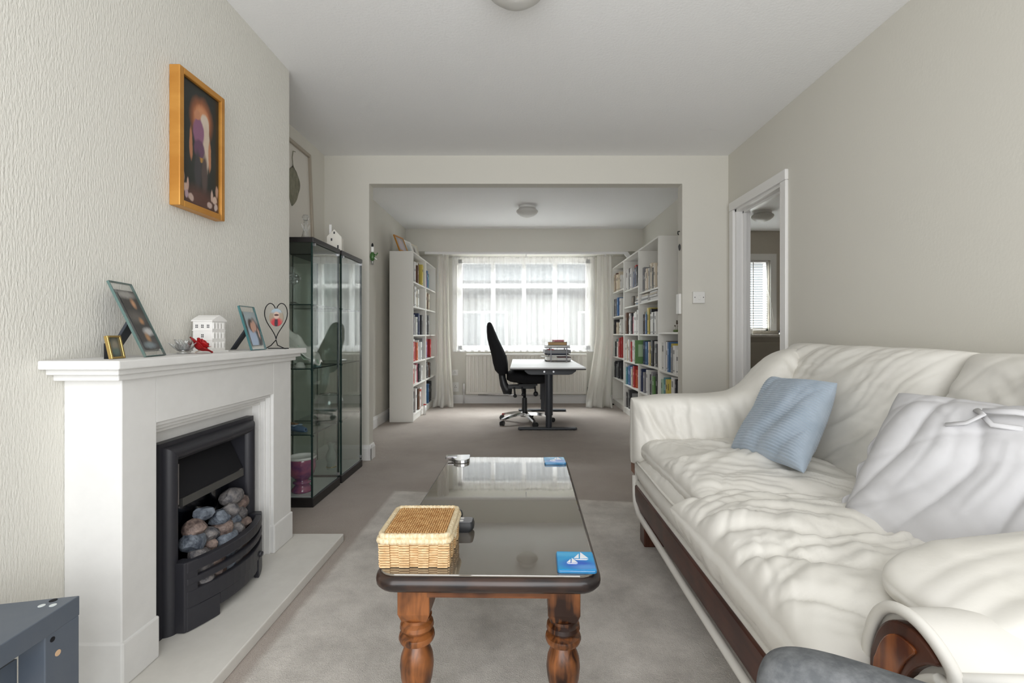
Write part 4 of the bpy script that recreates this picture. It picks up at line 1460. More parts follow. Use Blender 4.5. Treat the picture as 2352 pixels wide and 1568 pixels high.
o = cloth('net_curtain', -1.02, 1.105, 7.075, 2.185, .775, 420, 14, 21, .019, net_m, 4, solid=0)
tag(o, 'sheer white net curtain gathered across the bay window', 'curtain')
o = MB().cyl((-1.05, 7.078, 2.187), (1.13, 7.078, 2.187), .006, n=10).build('net_wire', white_m, smooth=True)
tag(o, 'thin white rod carrying the net curtain', 'curtain rod')
o = cloth('curtain', -1.185, -1.02, 6.775, 2.165, .004, 90, 60, 3.2, .026, curt_m, 8, puddle=.10, spread=.13,
          pull=lambda u, v: .035 * max(0, v - .55) - .01)
tag(o, 'long cream curtain hanging beside the left bookcases', 'curtain', 'bay window curtains')
o = cloth('curtain', 1.09, 1.30, 6.775, 2.165, .004, 90, 60, 3.0, .028, curt_m, 15, puddle=.12, spread=.13,
          pull=lambda u, v: -.11 * max(0, v - .55) / .45 * (1.0 - .3 * u))
tag(o, 'long cream curtain hanging beside the right bookcases', 'curtain', 'bay window curtains')
t = thing('curtain_rail', 'white curtain rail running under the far ceiling beam', 'curtain rail', (.05, 6.73, 2.18))
O = (.05, 6.73, 2.18)
MB(O).box(-1.36, 1.475, 6.705, 6.74, 2.168, 2.226).build('rail', white_m, t, bevel=.008)
MB(O).box(-.03, .03, -.015, .02, 0, .15, Matrix.Translation((1.475, 6.72, 2.205)) @ Matrix.Rotation(R(143), 4, 'Y')).build('rail_end', white_m, t, bevel=.008)
MB(O).box(.07, .085, 6.80, 6.815, 2.12, 2.203).build('bracket', white_m, t)
for x in (-1.1, 1.2):
    MB(O).cyl((x, 6.725, 2.168), (x, 6.725, 2.15), .008, n=10).build('bracket', white_m, t)

# radiator
t = thing('radiator', 'cream panel radiator fixed below the bay window', 'radiator', (.08, 7.05, .145))
O = (.08, 7.05, .145)
rx0, rx1, rz0, rz1 = -.81, .98, .145, .745
P, nfl = [], 30
pr = []
for k in range(nfl):
    xa = rx0 + .03 + (rx1 - rx0 - .06) * k / nfl
    wv = (rx1 - rx0 - .06) / nfl
    pr += [(xa, 0), (xa + wv * .12, -.010), (xa + wv * .62, -.010), (xa + wv * .74, 0)]
pr = [(rx0, 0)] + pr + [(rx1, 0), (rx1, .02), (rx0, .02)]
MB(O).prism([(a, b_ + 7.04) for a, b_ in pr], rz0 + .035, rz1 - .035).build('front_panel', radiator_m, t)
MB(O).box(rx0, rx1, 7.032, 7.06, rz1 - .036, rz1).build('top_seam', radiator_m, t, bevel=.006)
MB(O).box(rx0, rx1, 7.032, 7.06, rz0, rz0 + .036).build('bottom_seam', radiator_m, t, bevel=.006)
MB(O).box(rx0, rx1, 7.075, 7.10, rz0, rz1).build('rear_panel', radiator_m, t)
for k in range(30):
    x = rx0 + .05 + (rx1 - rx0 - .1) * k / 29
    MB(O).cyl((x, 7.0335, rz1 - .05), (x, 7.028, rz1 - .05), .006, n=8).build('dimple', radiator_m, t)
for x, m_ in ((rx0 - .035, white_m), (rx1 + .03, M('dark_valve', (.05, .045, .04), .4, .5))):
    v_ = MB(O).cyl((x, 7.055, .0), (x, 7.055, .22), .009, n=10).build('pipe', white_m, t, smooth=True)
    MB(O).cyl((x, 7.055, .175), (x, 7.055, .30 if x < 0 else .25), .02, .017, 14).build('valve', m_, v_, smooth=True)
o = MB().cyl((-.63, 7.03, .140), (.42, 7.03, .136), .011, n=12).build('silver_pole', chrome_m, smooth=True)
tag(o, 'silver pole lying along the bottom of the radiator', 'pole')


def socket(name, label, c, ex, ez, w, h, holes=True, t_=.010, cat='socket', rocker=False):
    """plate on a wall: ex along the wall, ez out of the wall"""
    t = thing(name, label, cat, c)
    T = basis(ex, (0, 0, 1), ez) if True else None
    b = MB().box(-w / 2, w / 2, -h / 2, h / 2, 0, t_, T).build('plate', plastic_m, t, bevel=.003)
    if holes:
        for (a, d_) in ((0, .018), (-.011, -.005), (.011, -.005)):
            MB().box(a - .0035, a + .0035, d_ - .005, d_ + .005, t_ - .001, t_ + .0006, T).build('pin_hole', darkhole_m, t)
    if rocker:
        MB().box(-.010, .010, -.018, .018, t_ - .001, t_ + .005, T).build('rocker', plastic_m, t, bevel=.002)
        for s_ in (-1, 1):
            MB().cyl(T @ Vector((s_ * w * .36, 0, t_ - .001)), T @ Vector((s_ * w * .36, 0, t_ + .001)), .004, n=10).build('screw', darkhole_m, t)
    return t


socket('wall_socket', 'white socket plate left of the radiator, upper one', (-.985, YF, .46), (1, 0, 0), (0, -1, 0), .09, .085)
socket('wall_socket', 'white socket plate left of the radiator, lower one', (-.975, YF, .245), (1, 0, 0), (0, -1, 0), .095, .14)
socket('wall_socket', 'white socket right of the right curtain near the floor', (1.29, YF, .22), (1, 0, 0), (0, -1, 0), .085, .085)
socket('wall_socket', 'white socket box with red marking at left wall skirting', (XL, 5.15, .185), (0, -1, 0), (1, 0, 0), .09, .10)
o = MB().box(XL + .010, XL + .0115, 5.125, 5.145, .15, .165).build('red_sticker', M('red_sticker', (.5, .02, .02), .5))
tag(o, 'small red sticker on the socket at the left wall skirting', 'sticker')
socket('light_switch', 'white rocker switch on the right pillar beside the doorway', (1.468, YP0, 1.345), (1, 0, 0), (0, -1, 0), .098, .095, False, .030, 'switch', True)
o = MB().box(1.318, 1.339, 3.955, 4.03, 1.21, 1.38).build('white_control_box', plastic_m, bevel=.004)
tag(o, 'white control box on the inner face of the right pillar', 'control box')
o = MB().tube([(1.337, 3.99, 1.905), (1.322, 3.99, 1.905), (1.322, 3.99, 1.885), (1.328, 3.99, 1.875)], .005, 8).build('wall_hook', matblack_m)
tag(o, 'small black hook high on the right pillar edge', 'hook')
vs, fs = rock(200, .022, (1.331, 3.98, 1.77), (.45, .7, 1.35))
o = MB().add(vs, fs).build('dark_wall_charm', M('dark_charm', (.05, .05, .05), .4), smooth=True)
tag(o, 'dark oval charm below the hook on the right pillar', 'ornament')
# cables by the right bookcase
o = MB().tube([(1.29, 7.095, .20), (1.29, 7.05, .12), (1.27, 6.98, .04), (1.20, 6.94, .012), (1.27, 6.90, .010), (1.36, 6.93, .011), (1.30, 6.97, .03), (1.33, 7.0, .012)], .006, 8).build('black_cable', matblack_m, smooth=True)
tag(o, 'black cable coiled on the floor behind the right curtain', 'cable')
o = MB().box(1.235, 1.33, 7.03, 7.09, .0, .05).build('white_adapter', plastic_m, bevel=.006)
tag(o, 'white adapter block on the floor under the socket', 'adapter')
# roll of tape on the left bookcase plinth
t = thing('paper_roll', 'white paper roll with red end propped by the left bookcase', 'paper roll', (-1.24, 6.12, 0))
MB().cyl((0, 0, 0), (.0, .02, .12), .018, n=14).build('roll', plastic_m, t, smooth=True)
MB().cyl((0, .02, .12), (-.0, .0225, .135), .019, n=14).build('red_end', M('red_cap', (.5, .03, .03), .5), t, smooth=True)

# ------------------------------------------------------------------ ceiling lights
def ceiling_light(loc, label):
    t = thing('ceiling_light', label, 'ceiling light', loc, 0, 'flush ceiling lights')
    MB().lathe([(.10, 0), (.10, -.02), (.098, -.024), (0, -.024)], 36).build('base_ring', white_m, t, smooth=True, angle=40)
    MB().lathe([(.098, -.022), (.100, -.03), (.124, -.048), (.127, -.058), (.115, -.078), (.085, -.102), (.045, -.118), (0, -.124)], 36).build('glass_shade', M('frosted_shade', (.60, .59, .56), .4), t, smooth=True)
    return t


cl = ceiling_light((.075, 5.52, H), 'round frosted ceiling light in the far room')
dup(cl, (-.02, 1.935, H), 0, 'ceiling light just showing at the top of the view')
dup(cl, (2.93, 5.75, H), 0, 'round ceiling light in the hall beyond the doorway')

# ------------------------------------------------------------------ desk
t = thing('desk', 'white topped desk on black column legs with flat feet', 'desk', (.29, 5.77, 0))
O = (.29, 5.77, 0)
MB(O).box(-.112, .688, 5.00, 6.56, .675, .690).build('desk_top', desktop_m, t, bevel=.002)
MB(O).box(-.113, .689, 4.999, 6.561, .662, .675).build('edge_band', M('dark_edge_band', (.03, .028, .026), .5), t, bevel=.002)
for y in (5.16, 6.40):
    pol = [(.04, .662), (.60, .662), (.60, .64), (.555, .607), (.52, .600), (.115, .600), (.08, .607), (.04, .64)]
    MB(O).prism(pol, -.03, .03, basis((1, 0, 0), (0, 0, 1), (0, -1, 0), (0, y, 0))).build('top_bracket', graphite_m, t, bevel=.003)
    MB(O).cyl((.305, y, .16), (.305, y, .605), .044, n=24).build('leg', graphite_m, t, smooth=True, angle=40)
    MB(O).cyl((.305, y, .018), (.305, y, .17), .034, n=24).build('inner_leg', graphite_m, t, smooth=True, angle=40)
    f_ = MB(O).box(-.03, .61, y - .04, y + .04, .006, .028).build('foot', graphite_m, t, bevel=.010, seg=3)
    for x in (.0, .58):
        MB(O).cyl((x, y, 0), (x, y, .008), .018, n=12).build('glide', plasticblack_m, f_)
    for x in (.255, .355):
        MB(O).cyl((x, y - .0305, .634), (x, y - .033, .634), .010, n=12).build('bolt', steel_m, t)
MB(O).box(.27, .34, 5.19, 6.37, .615, .655).build('cross_beam', graphite_m, t)

# letter tray stack on the desk
DT = .690
t = thing('letter_tray', 'three tier black wire letter tray on the desk', 'letter tray', (.47, 6.20, DT))
ty0, ty1, tx0, tx1 = 6.04, 6.34, .315, .63
O = (.47, 6.20, DT)
for z in (.004, .085, .17):
    MB(O).box(tx0, tx1, ty0, ty1, DT + z, DT + z + .005).build('tier', matblack_m, t)
for (x, y) in ((.385, ty0 - .004), (.385, ty1 + .004), (.585, ty0 - .004), (.585, ty1 + .004)):
    MB(O).box(x - .007, x + .007, y - .004, y + .004, DT, DT + .185).build('upright', M('dark_steel', (.16, .16, .17), .4, .8), t, bevel=.002)


def pad(name, label, cat, x0, x1, y0, y1, z0, z1, mat, rz=0, edge=None):
    b = MB((0, 0, 0))
    cx, cy = (x0 + x1) / 2, (y0 + y1) / 2
    T = Matrix.Translation((cx, cy, 0)) @ Matrix.Rotation(R(rz), 4, 'Z') @ Matrix.Translation((-cx, -cy, 0))
    if edge:
        th = min(.003, (z1 - z0) * .2)
        b.cur = 0
        b.box(x0, x1, y0, y1, z0, z0 + th, T).box(x0, x1, y0, y1, z1 - th, z1, T).box(x1 - .003, x1, y0, y1, z0 + th, z1 - th, T)
        b.cur = 1
        b.box(x0 + .002, x1 - .003, y0 + .003, y1 - .003, z0 + th, z1 - th, T)
        o = b.build(name, [mat, edge])
    else:
        o = b.box(x0, x1, y0, y1, z0, z1, T).build(name, mat, bevel=.002)
    return tag(o, label, cat)


cv = lambda k: MATS['cover_' + k]
bufo = M('buff_pages', (.50, .33, .16), .8)
pad('paper_stack', 'pale papers in the bottom letter tray', 'papers', .33, .46, 6.06, 6.31, DT + .010, DT + .055, cv('cream'), 3, paper_white)
pad('book', 'silver grey album lying at the front of the bottom letter tray', 'book', .47, .645, 6.05, 6.22, DT + .010, DT + .047, M('silver_album', (.45, .46, .48), .35), -4, paper_white)
pad('book', 'dark red folder above the silver album on the desk', 'folder', .46, .64, 6.06, 6.30, DT + .048, DT + .058, M('maroon_cover', (.10, .02, .02), .5), 3)
pad('envelope', 'white envelope sticking out left of the letter tray', 'envelope', .27, .45, 6.05, 6.20, DT + .057, DT + .064, paper_white, 8)
pad('paper_stack', 'papers under the blue folder in the letter tray', 'papers', .36, .60, 6.06, 6.32, DT + .065, DT + .082, paper_white, 2)
pad('folder', 'navy folder in the middle letter tray', 'folder', .34, .58, 6.05, 6.32, DT + .092, DT + .100, cv('navy'), -2)
pad('paper_stack', 'brown magazine pile in the middle letter tray', 'magazines', .30, .635, 6.05, 6.33, DT + .101, DT + .145, M('magazine_brown', (.14, .12, .11), .4), 2, MATS['cover_grey'])
pad('notebook', 'thin red notebook on the brown magazines', 'notebook', .345, .42, 6.05, 6.20, DT + .146, DT + .156, cv('red'), 5)
pad('paper_stack', 'grey papers on the top letter tray', 'papers', .32, .62, 6.05, 6.31, DT + .176, DT + .205, M('grey_papers', (.45, .46, .47), .6), 4, paper_white)
pad('book', 'thick black book with buff pages on the paper trays', 'book', .36, .60, 6.06, 6.28, DT + .206, DT + .248, cv('black'), -6, bufo)
pad('book', 'red book topmost of the desk pile', 'book', .42, .545, 6.08, 6.24, DT + .249, DT + .275, cv('red'), 7, M('pink_pages', (.62, .28, .30), .6))

# ------------------------------------------------------------------ office chair (faces +x)
t = thing('office_chair', 'black high backed office chair with chrome five star base', 'office chair', (.045, 5.60, 0), R(4))


def ring(cx, cz, th, wd_, n=28, e=2.6):
    out = []
    for k in range(n):
        a = 2 * pi * k / n
        c_, s_ = cos(a), sin(a)
        out.append((cx + th / 2 * math.copysign(abs(c_) ** (2 / e), c_), wd_ / 2 * math.copysign(abs(s_) ** (2 / e), s_), cz))
    return out


spec = [(.575, -.255, .06, .22), (.583, -.258, .12, .36), (.62, -.272, .155, .43), (.70, -.285, .175, .46), (.78, -.298, .175, .47), (.88, -.335, .155, .45), (.98, -.372, .13, .42), (1.07, -.395, .10, .37), (1.13, -.407, .075, .31), (1.165, -.412, .05, .22), (1.178, -.413, .018, .10)]
MB().loft([ring(cx, z, th, w_) for (z, cx, th, w_) in spec]).build('backrest', fabricblack_m, t, smooth=True)
sp2 = []
for u in np.linspace(-1, 1, 15):
    k_ = max(.05, (1 - abs(u) ** 4)) ** .5
    x = .05 + .26 * u
    zc = .535 + .030 * max(0, -u) * 0 + (.012 if u < -.3 else 0)
    sp2.append([(x, .26 * k_ * math.copysign(abs(cos(a)) ** .7, cos(a)), zc + .075 * (.45 + .55 * k_) * math.copysign(abs(sin(a)) ** .75, sin(a))) for a in np.linspace(0, 2 * pi, 29)[:-1]])
MB().loft(sp2).build('seat', fabricblack_m, t, smooth=True)
MB().tube([(-.27, 0, .60), (-.262, 0, .53), (-.245, 0, .45), (-.215, 0, .385), (-.15, 0, .38)], [.03, .03, .034, .045, .04], 10, flat=1.4).build('back_upright', plasticblack_m, t, smooth=True)
MB().box(-.20, .13, -.06, .06, .40, .445).box(-.08, .14, -.14, .14, .445, .465).build('mechanism', plasticblack_m, t, bevel=.006)
for (x, y, z, r_) in ((-.12, -.14, .33, .022), (-.03, -.14, .345, .019), (.12, -.13, .35, .03)):
    l_ = MB().cyl((x - .01, y, .43), (x, y, z), .010, n=10).build('lever', plasticblack_m, t, smooth=True)
    MB().lathe([(0, -r_), (r_ * .8, -r_ * .7), (r_, 0), (r_ * .7, r_ * .8), (0, r_)], 12, (x, y, z)).build('knob', plasticblack_m, l_, smooth=True)
MB().cyl((0, 0, .28), (0, 0, .41), .018, n=16).build('gas_piston', matblack_m, t, smooth=True)
MB().cyl((0, 0, .085), (0, 0, .29), .034, .030, 20).build('column', plasticblack_m, t, smooth=True, angle=40)
MB().lathe([(.05, .07), (.055, .10), (.045, .125), (0, .125)], 20).build('hub', chrome_m, t, smooth=True)
for k in range(5):
    a = R(213 + 72 * k)
    c_, s_ = cos(a), sin(a)
    Ta = basis((c_, s_, 0), (-s_, c_, 0), (0, 0, 1))
    MB().loft([[(x, -w_, z), (x, w_, z), (x, w_ * .75, z + h_), (x, -w_ * .75, z + h_)] for (x, w_, z, h_) in ((.03, .030, .085, .035), (.12, .027, .088, .032), (.21, .024, .078, .026), (.29, .020, .062, .022), (.325, .016, .056, .020))], Ta).build('base_arm', chrome_m, t, smooth=True, angle=35)
    c2 = MB().cyl((c_ * .31, s_ * .31, .03), (c_ * .31, s_ * .31, .06), .010, n=8).build('caster', chrome_m, t)
    ct = a + .6
    for s2 in (-1, 1):
        p = Vector((c_ * .31 + .022 * cos(ct), s_ * .31 + .022 * sin(ct), .027))
        q_ = Vector((-sin(ct), cos(ct), 0))
        MB().cyl(p + q_ * (s2 * .006), p + q_ * (s2 * .024), .027, n=18).build('wheel', plasticblack_m, c2, smooth=True, angle=40)

# ------------------------------------------------------------------ hall beyond the doorway
t = thing('window_blind', 'white slatted venetian blind in the hall window', 'blind', ((hx0 + hx1) / 2, 6.845, hz0))
O = ((hx0 + hx1) / 2, 6.845, hz0)
slat_m = fabric_net('white_slat', 0.0, (.86, .86, .85), .45)
MB(O).box(hx0 + .005, hx1 - .02, 6.832, 6.858, hz1 - .03, hz1 - .004).build('head_rail', white_m, t)
nsl = 27
for k in range(nsl):
    z = hz0 + .06 + (hz1 - hz0 - .11) * k / (nsl - 1)
    MB(O).box(hx0 + .008, hx1 - .025, -.017, .017, -.0008, .0008, Matrix.Translation((0, 6.846, z)) @ Matrix.Rotation(R(24), 4, 'X')).build('slat', slat_m, t)
MB(O).box(hx0 + .008, hx1 - .025, 6.836, 6.856, hz0 + .02, hz0 + .04).build('bottom_rail', white_m, t)
for x in (2.95, 3.345):
    MB(O).box(x - .006, x + .006, 6.826, 6.829, hz0 + .03, hz1 - .03).build('tape', plastic_m, t)
MB(O).tube([(3.53, 6.825, hz1 - .03), (3.545, 6.82, 1.7), (3.60, 6.815, 1.45), (3.63, 6.81, 1.25), (3.625, 6.81, 1.18)], .004, 6).build('cord', plastic_m, t)

t = thing('hall_cupboard', 'dark taupe cupboard under the ledge of the hall window', 'cupboard', (3.3, 6.7, 0))
O = (3.3, 6.7, 0)
MB(O).box(2.95, 3.95, 6.56, 6.81, 0, .995).build('body', hallpanel_m, t)
MB(O).box(2.93, 3.97, 6.53, 6.812, .995, 1.03).build('ledge', M('taupe_ledge', (.42, .39, .35), .5), t, bevel=.003)
MB(O).box(3.01, 3.95, 6.545, 6.56, .05, .93).build('door', hallpanel_m, t, bevel=.003)
t2 = MB(O).box(3.04, 3.055, 6.53, 6.545, .49, .52).build('hook', brass_m, t)
MB(O).tube([(3.047, 6.525, .50), (3.05, 6.522, .45), (3.03, 6.522, .41)], .007, 6).tube([(3.05, 6.522, .45), (3.075, 6.522, .41)], .006, 6).build('tassel', M('brown_tassel', (.10, .05, .03), .8), t2)
t = thing('digital_clock', 'white digital clock box on the hall ledge', 'clock', (3.17, 6.68, 1.03))
MB().box(-.085, .085, -.03, .03, 0, .085).build('case', plastic_m, t, bevel=.006)
MB().box(-.055, .04, -.032, -.028, .03, .066).build('display', M('grey_display', (.10, .10, .09), .3), t)
t = thing('ledge_ornament', 'small white and dark ornament at the right of the hall ledge', 'ornament', (3.63, 6.62, 1.03))
MB().lathe([(.02, 0), (.026, .01), (.018, .03), (0, .035)], 12).build('body', porc_m, t, smooth=True)
MB().lathe([(0, .028), (.014, .036), (.016, .05), (0, .062)], 12, (-.02, 0, 0)).build('head', matblack_m, t, smooth=True)
MB().tube([(.01, 0, .03), (.05, 0, .045)], .005, 6).build('tail', matblack_m, t)

# ------------------------------------------------------------------ coffee table
TZ = .45
tab = thing('coffee_table', 'stained pine coffee table with smoked glass top and turned legs', 'coffee table', (-.0745, 1.7385, 0), R(-1.0))
TW, TL = .576, 1.145


def rrect(w, l, r, n=6):
    out = []
    for (sx, sy, a0) in ((1, 1, 0), (-1, 1, 90), (-1, -1, 180), (1, -1, 270)):
        for k in range(n + 1):
            a = R(a0 + 90 * k / n)
            out.append((sx * (w / 2 - r) + r * cos(a), sy * (l / 2 - r) + r * sin(a)))
    return out


# thick bull-nosed edge
rings = []
for (ins, z) in ((.022, TZ - .046), (.008, TZ - .043), (.001, TZ - .034), (0, TZ - .024), (.002, TZ - .014), (.009, TZ - .007), (.016, TZ - .006)):
    rings.append([(x, y, z) for x, y in rrect(TW - 2 * ins, TL - 2 * ins, .055 - ins * .5)])
MB().loft(rings).build('table_top', darkpine_m, tab, smooth=True, angle=50)
MB().prism(rrect(TW - .024, TL - .024, .045), TZ - .006, TZ).build('glass_top', smoke_m, tab, bevel=.002)
for (x0, x1, y0, y1, m_) in ((-.16, .16, -TL / 2 + .062, -TL / 2 + .084, pineh_m), (-.16, .16, TL / 2 - .084, TL / 2 - .062, pineh_m)):
    MB().box(x0, x1, y0, y1, TZ - .085, TZ - .044).build('apron', m_, tab)
for sx in (-1, 1):
    MB().box(sx * .215 - .011, sx * .215 + .011, -TL / 2 + .13, TL / 2 - .13, TZ - .085, TZ - .044).build('apron', M('pine_long_rail', (.11, .035, .012), .35), tab)
prof = [(.0, 0), (.024, 0), (.030, .008), (.033, .028), (.026, .045), (.020, .055), (.024, .07), (.034, .10), (.042, .135), (.045, .165), (.042, .19), (.034, .212), (.030, .222), (.036, .226), (.045, .232), (.048, .240),
        (.046, .248), (.038, .253), (.034, .256), (.040, .260), (.045, .268), (.043, .278), (.035, .285), (.034, .292), (.040, .296), (.0, .296)]
for sx in (-1, 1):
    for sy in (-1, 1):
        c = (sx * .196, sy * (TL / 2 - .105))
        lg = MB().lathe(prof, 28, (c[0], c[1], 0)).build('leg', pine_m, tab, smooth=True, angle=35)
        q = .042
        MB().loft([[(c[0] + a * s_, c[1] + b_ * s_, z) for a, b_ in ((q, q), (-q, q), (-q, -q), (q, -q))] for (s_, z) in ((.80, .294), (1.0, .318), (1.0, TZ - .044))]).build('leg_block', pine_m, lg, bevel=.003)

# woven basket
bx0, bx1, by0, by1 = -.362, -.184, 1.212, 1.405
bk = thing('wicker_basket', 'square lidded wicker basket on the near end of the table', 'basket', ((bx0 + bx1) / 2, (by0 + by1) / 2, TZ))
O = ((bx0 + bx1) / 2, (by0 + by1) / 2, 0)
bw, bl, bh = (bx1 - bx0), (by1 - by0), .066
MB().box(-bw / 2 + .006, bw / 2 - .006, -bl / 2 + .006, bl / 2 - .006, .001, bh).build('lining', wick_a, bk)
wr_ = random.Random(2)
for (side, ex, nx, half, ln) in (('front', (1, 0, 0), (0, -1, 0), bl / 2, bw), ('back', (-1, 0, 0), (0, 1, 0), bl / 2, bw), ('right', (0, 1, 0), (1, 0, 0), bw / 2, bl), ('left', (0, -1, 0), (-1, 0, 0), bw / 2, bl)):
    T = basis(ex, (0, 0, 1), nx, Vector(nx) * (half - .006))
    b = MB()
    cols, rows = 7, 10
    for r_ in range(rows):
        flare = .96 + .04 * r_ / rows
        z0 = .001 + (bh - .004) * r_ / rows
        hh = (bh - .004) / rows
        for c in range(cols):
            x0 = (-ln / 2 + ln * c / cols) * flare
            x1 = (-ln / 2 + ln * (c + 1) / cols) * flare
            out = .0078 if c % 2 == 0 else .0030
            out += wr_.uniform(-.0006, .0006)
            b.box(x0 - (.0008 if c % 2 == 0 else -.0004), x1 + (.0008 if c % 2 == 0 else -.0004), z0 + .0006, z0 + hh * .82, -.002, out, T)
    b.build('woven_side', wick_a, bk, kind='stuff')
rim = [(x, y, bh + .004) for x, y in rrect(bw + .004, bl + .004, .016, 5)]


def twisted(pts, r, pitch, name, mat):
    ps = [Vector(p) for p in pts] + [Vector(pts[0])]
    dense, rad = [], []
    for a, c in zip(ps[:-1], ps[1:]):
        n = max(1, int((c - a).length / pitch))
        for k in range(n):
            dense.append(a + (c - a) * k / n)
    rad = [r * (1.0 + .10 * (k % 3 - 1)) for k in range(len(dense))]
    return MB().tube(dense, rad, 8, True).build(name, mat, bk, smooth=True)


twisted(rim, .0085, .0035, 'rim', wick_c)
lidz = bh + .0165
twisted([(x, y, lidz + .002 * (y / bl)) for x, y in rrect(bw - .004, bl - .002, .016, 5)], .0075, .0035, 'lid_rim', wick_c)
b = MB()
rows, cols = 17, 26
for i in range(rows):
    for j in range(cols):
        y0 = -bl / 2 + .010 + (bl - .020) * i / rows
        x0 = -bw / 2 + .010 + (bw - .020) * j / cols
        dy, dx = (bl - .020) / rows, (bw - .020) / cols
        off = dy * .5 if j % 2 else 0
        ya, yb = y0 + off, min(bl / 2 - .008, y0 + off + dy * 1.05)
        if yb - ya < dy * .3:
            continue
        xm = x0 + dx / 2
        zt = lidz + .0045
        b.add([(x0, ya, lidz), (x0 + dx, ya, lidz), (x0 + dx, yb, lidz), (x0, yb, lidz), (xm - dx * .25, (ya + yb) / 2 - dy * .3, zt), (xm + dx * .25, (ya + yb) / 2 - dy * .3, zt), (xm + dx * .25, (ya + yb) / 2 + dy * .3, zt), (xm - dx * .25, (ya + yb) / 2 + dy * .3, zt)],
              [(4, 5, 6, 7), (0, 1, 5, 4), (1, 2, 6, 5), (2, 3, 7, 6), (3, 0, 4, 7)])
b.box(-bw / 2 + .006, bw / 2 - .006, -bl / 2 + .006, bl / 2 - .006, lidz - .005, lidz + .0004)
b.build('lid_weave', wick_b, bk, kind='stuff')
MB().tube([(bw / 2 + .006 + .0, .012 * cos(a) - .01, bh - .012 + .013 * sin(a)) for a in np.linspace(0, 2 * pi, 17)[:-1]], .0018, 6, True, T=Matrix.Translation((0, 0, 0)) @ Matrix.Rotation(R(0), 4, 'Z')).build('loop', wick_c, bk, smooth=True)

# remotes
def remote(name, label, x0, x1, y0, y1, rz, body, topm, hgt):
    c = ((x0 + x1) / 2, (y0 + y1) / 2, TZ)
    t = thing(name, label, 'remote control', c, R(rz))
    w, l = (x1 - x0), (y1 - y0)
    MB().loft([[(x, y, z) for x, y in rrect(w * s_, l * s_, .012 * s_, 4)] for (s_, z) in ((.90, 0), (1.0, hgt * .35), (1.0, hgt * .7), (.97, hgt))]).build('body', body, t, smooth=True, angle=35)
    MB().prism(rrect(w * .94, l * .88, .010, 4), hgt, hgt + .0015).build('face', topm, t)
    for i in range(6):
        for j in range(2):
            MB().box(w * (-.38 + .13 * i), w * (-.38 + .13 * i) + .010, (j - .5) * l * .4 - .004, (j - .5) * l * .4 + .004, hgt + .001, hgt + .003).build('button', plastic_m if i == 5 else plasticblack_m, t)
    return t


remote('remote_control', 'silver and black remote control behind the wicker basket', -.325, -.142, 1.425, 1.472, 0, plasticblack_m, M('silver_grey_plastic', (.20, .20, .21), .35), .030)
remote('remote_control', 'narrow black remote control farther behind the basket', -.36, -.186, 1.50, 1.54, 2, plasticblack_m, M('dark_face', (.03, .03, .033), .3), .028)

# coasters
coast = print_mat('sea_coaster', (.02, .30, .62), [(.55, .30, .42, .22, (.03, .12, .55), .5), (.75, .15, .3, .12, (.10, .30, .68), .5), (.3, .85, .5, .12, (.06, .38, .68), .5)], .12)
sail_m = M('white_sail', (.80, .83, .87), .2)
blueglass = M('blue_glass', (.01, .16, .36), .08, coat=.6)


def coaster(c, label, rz):
    t = thing('glass_coaster', label, 'coaster', (c[0], c[1], TZ), R(rz), 'blue glass coasters')
    MB().prism(rrect(.1, .105, .010, 3), 0, .008).build('glass_slab', blueglass, t, bevel=.002)
    quad('picture', [(-.047, -.049, .0092), (.047, -.049, .0092), (.047, .049, .0092), (-.047, .049, .0092)], coast, t, .0011)
    for (x, y, k) in ((.012, .010, 1.0), (-.012, -.014, .75)):
        for poly in ([(0, 0), (.022, .002), (.004, .036)], [(-.003, .002), (-.016, .002), (-.001, .028)], [(-.016, -.003), (.022, -.003), (.016, -.008), (-.010, -.008)]):
            MB().prism([(x + a * k, y + b_ * k) for a, b_ in poly], .0092, .0096).build('sail', sail_m, t)
    return t


coaster((.143, 1.235), 'blue glass coaster with white sailing boats at the near table corner', -2)
coaster((.158, 2.215), 'blue glass coaster at the far corner of the table', 1)
t = thing('chrome_dish', 'small silver curved metal dish at the far left table corner', 'dish', (-.30, 2.235, TZ), R(4))
poly = [(-.055, .05), (.06, .05), (.06, -.01)] + [(.022 + .038 * cos(a), -.012 + .045 * sin(a)) for a in np.linspace(0, -pi, 9)] + [(-.025, .012), (-.055, .018)]
MB().prism(poly, 0, .016).build('dish_body', chrome_m, t, bevel=.003)
MB().box(-.045, .0, .0, .03, .016, .019).build('tab', steel_m, t, bevel=.001)

# ------------------------------------------------------------------ sofa along the right wall
SO = (1.12, 1.65, 0)
sofa = thing('sofa', 'cream leather sofa with loose wrinkled cushions and dark wood trim', 'sofa', SO)
WS = [(20, 2.0, 13, .012, 1), (-30, 2.5, 16, .010, 2), (70, 3, 24, .004, 3)]
MB(SO).box(.585, 1.60, .86, 2.43, .20, .30).build('base_frame', sofa_m, sofa, bevel=.012)
MB(SO).box(.576, .60, .86, 2.40, .188, .285).build('wood_rail', railwood_m, sofa, bevel=.006)
MB(SO).tube([(.585, .84, .172), (.568, 1.0, .172), (.566, 1.6, .173), (.568, 2.28, .178), (.576, 2.38, .20), (.583, 2.425, .25), (.586, 2.44, .32)], .013, 10).build('piping', sofa_m, sofa, smooth=True)
for (x, y) in ((.605, 2.325), (1.48, 2.34), (1.48, .80), (.66, .76)):
    MB(SO).box(x, x + .10, y, y + .085, 0, .20).build('leg', walnut_m, sofa, bevel=.006)
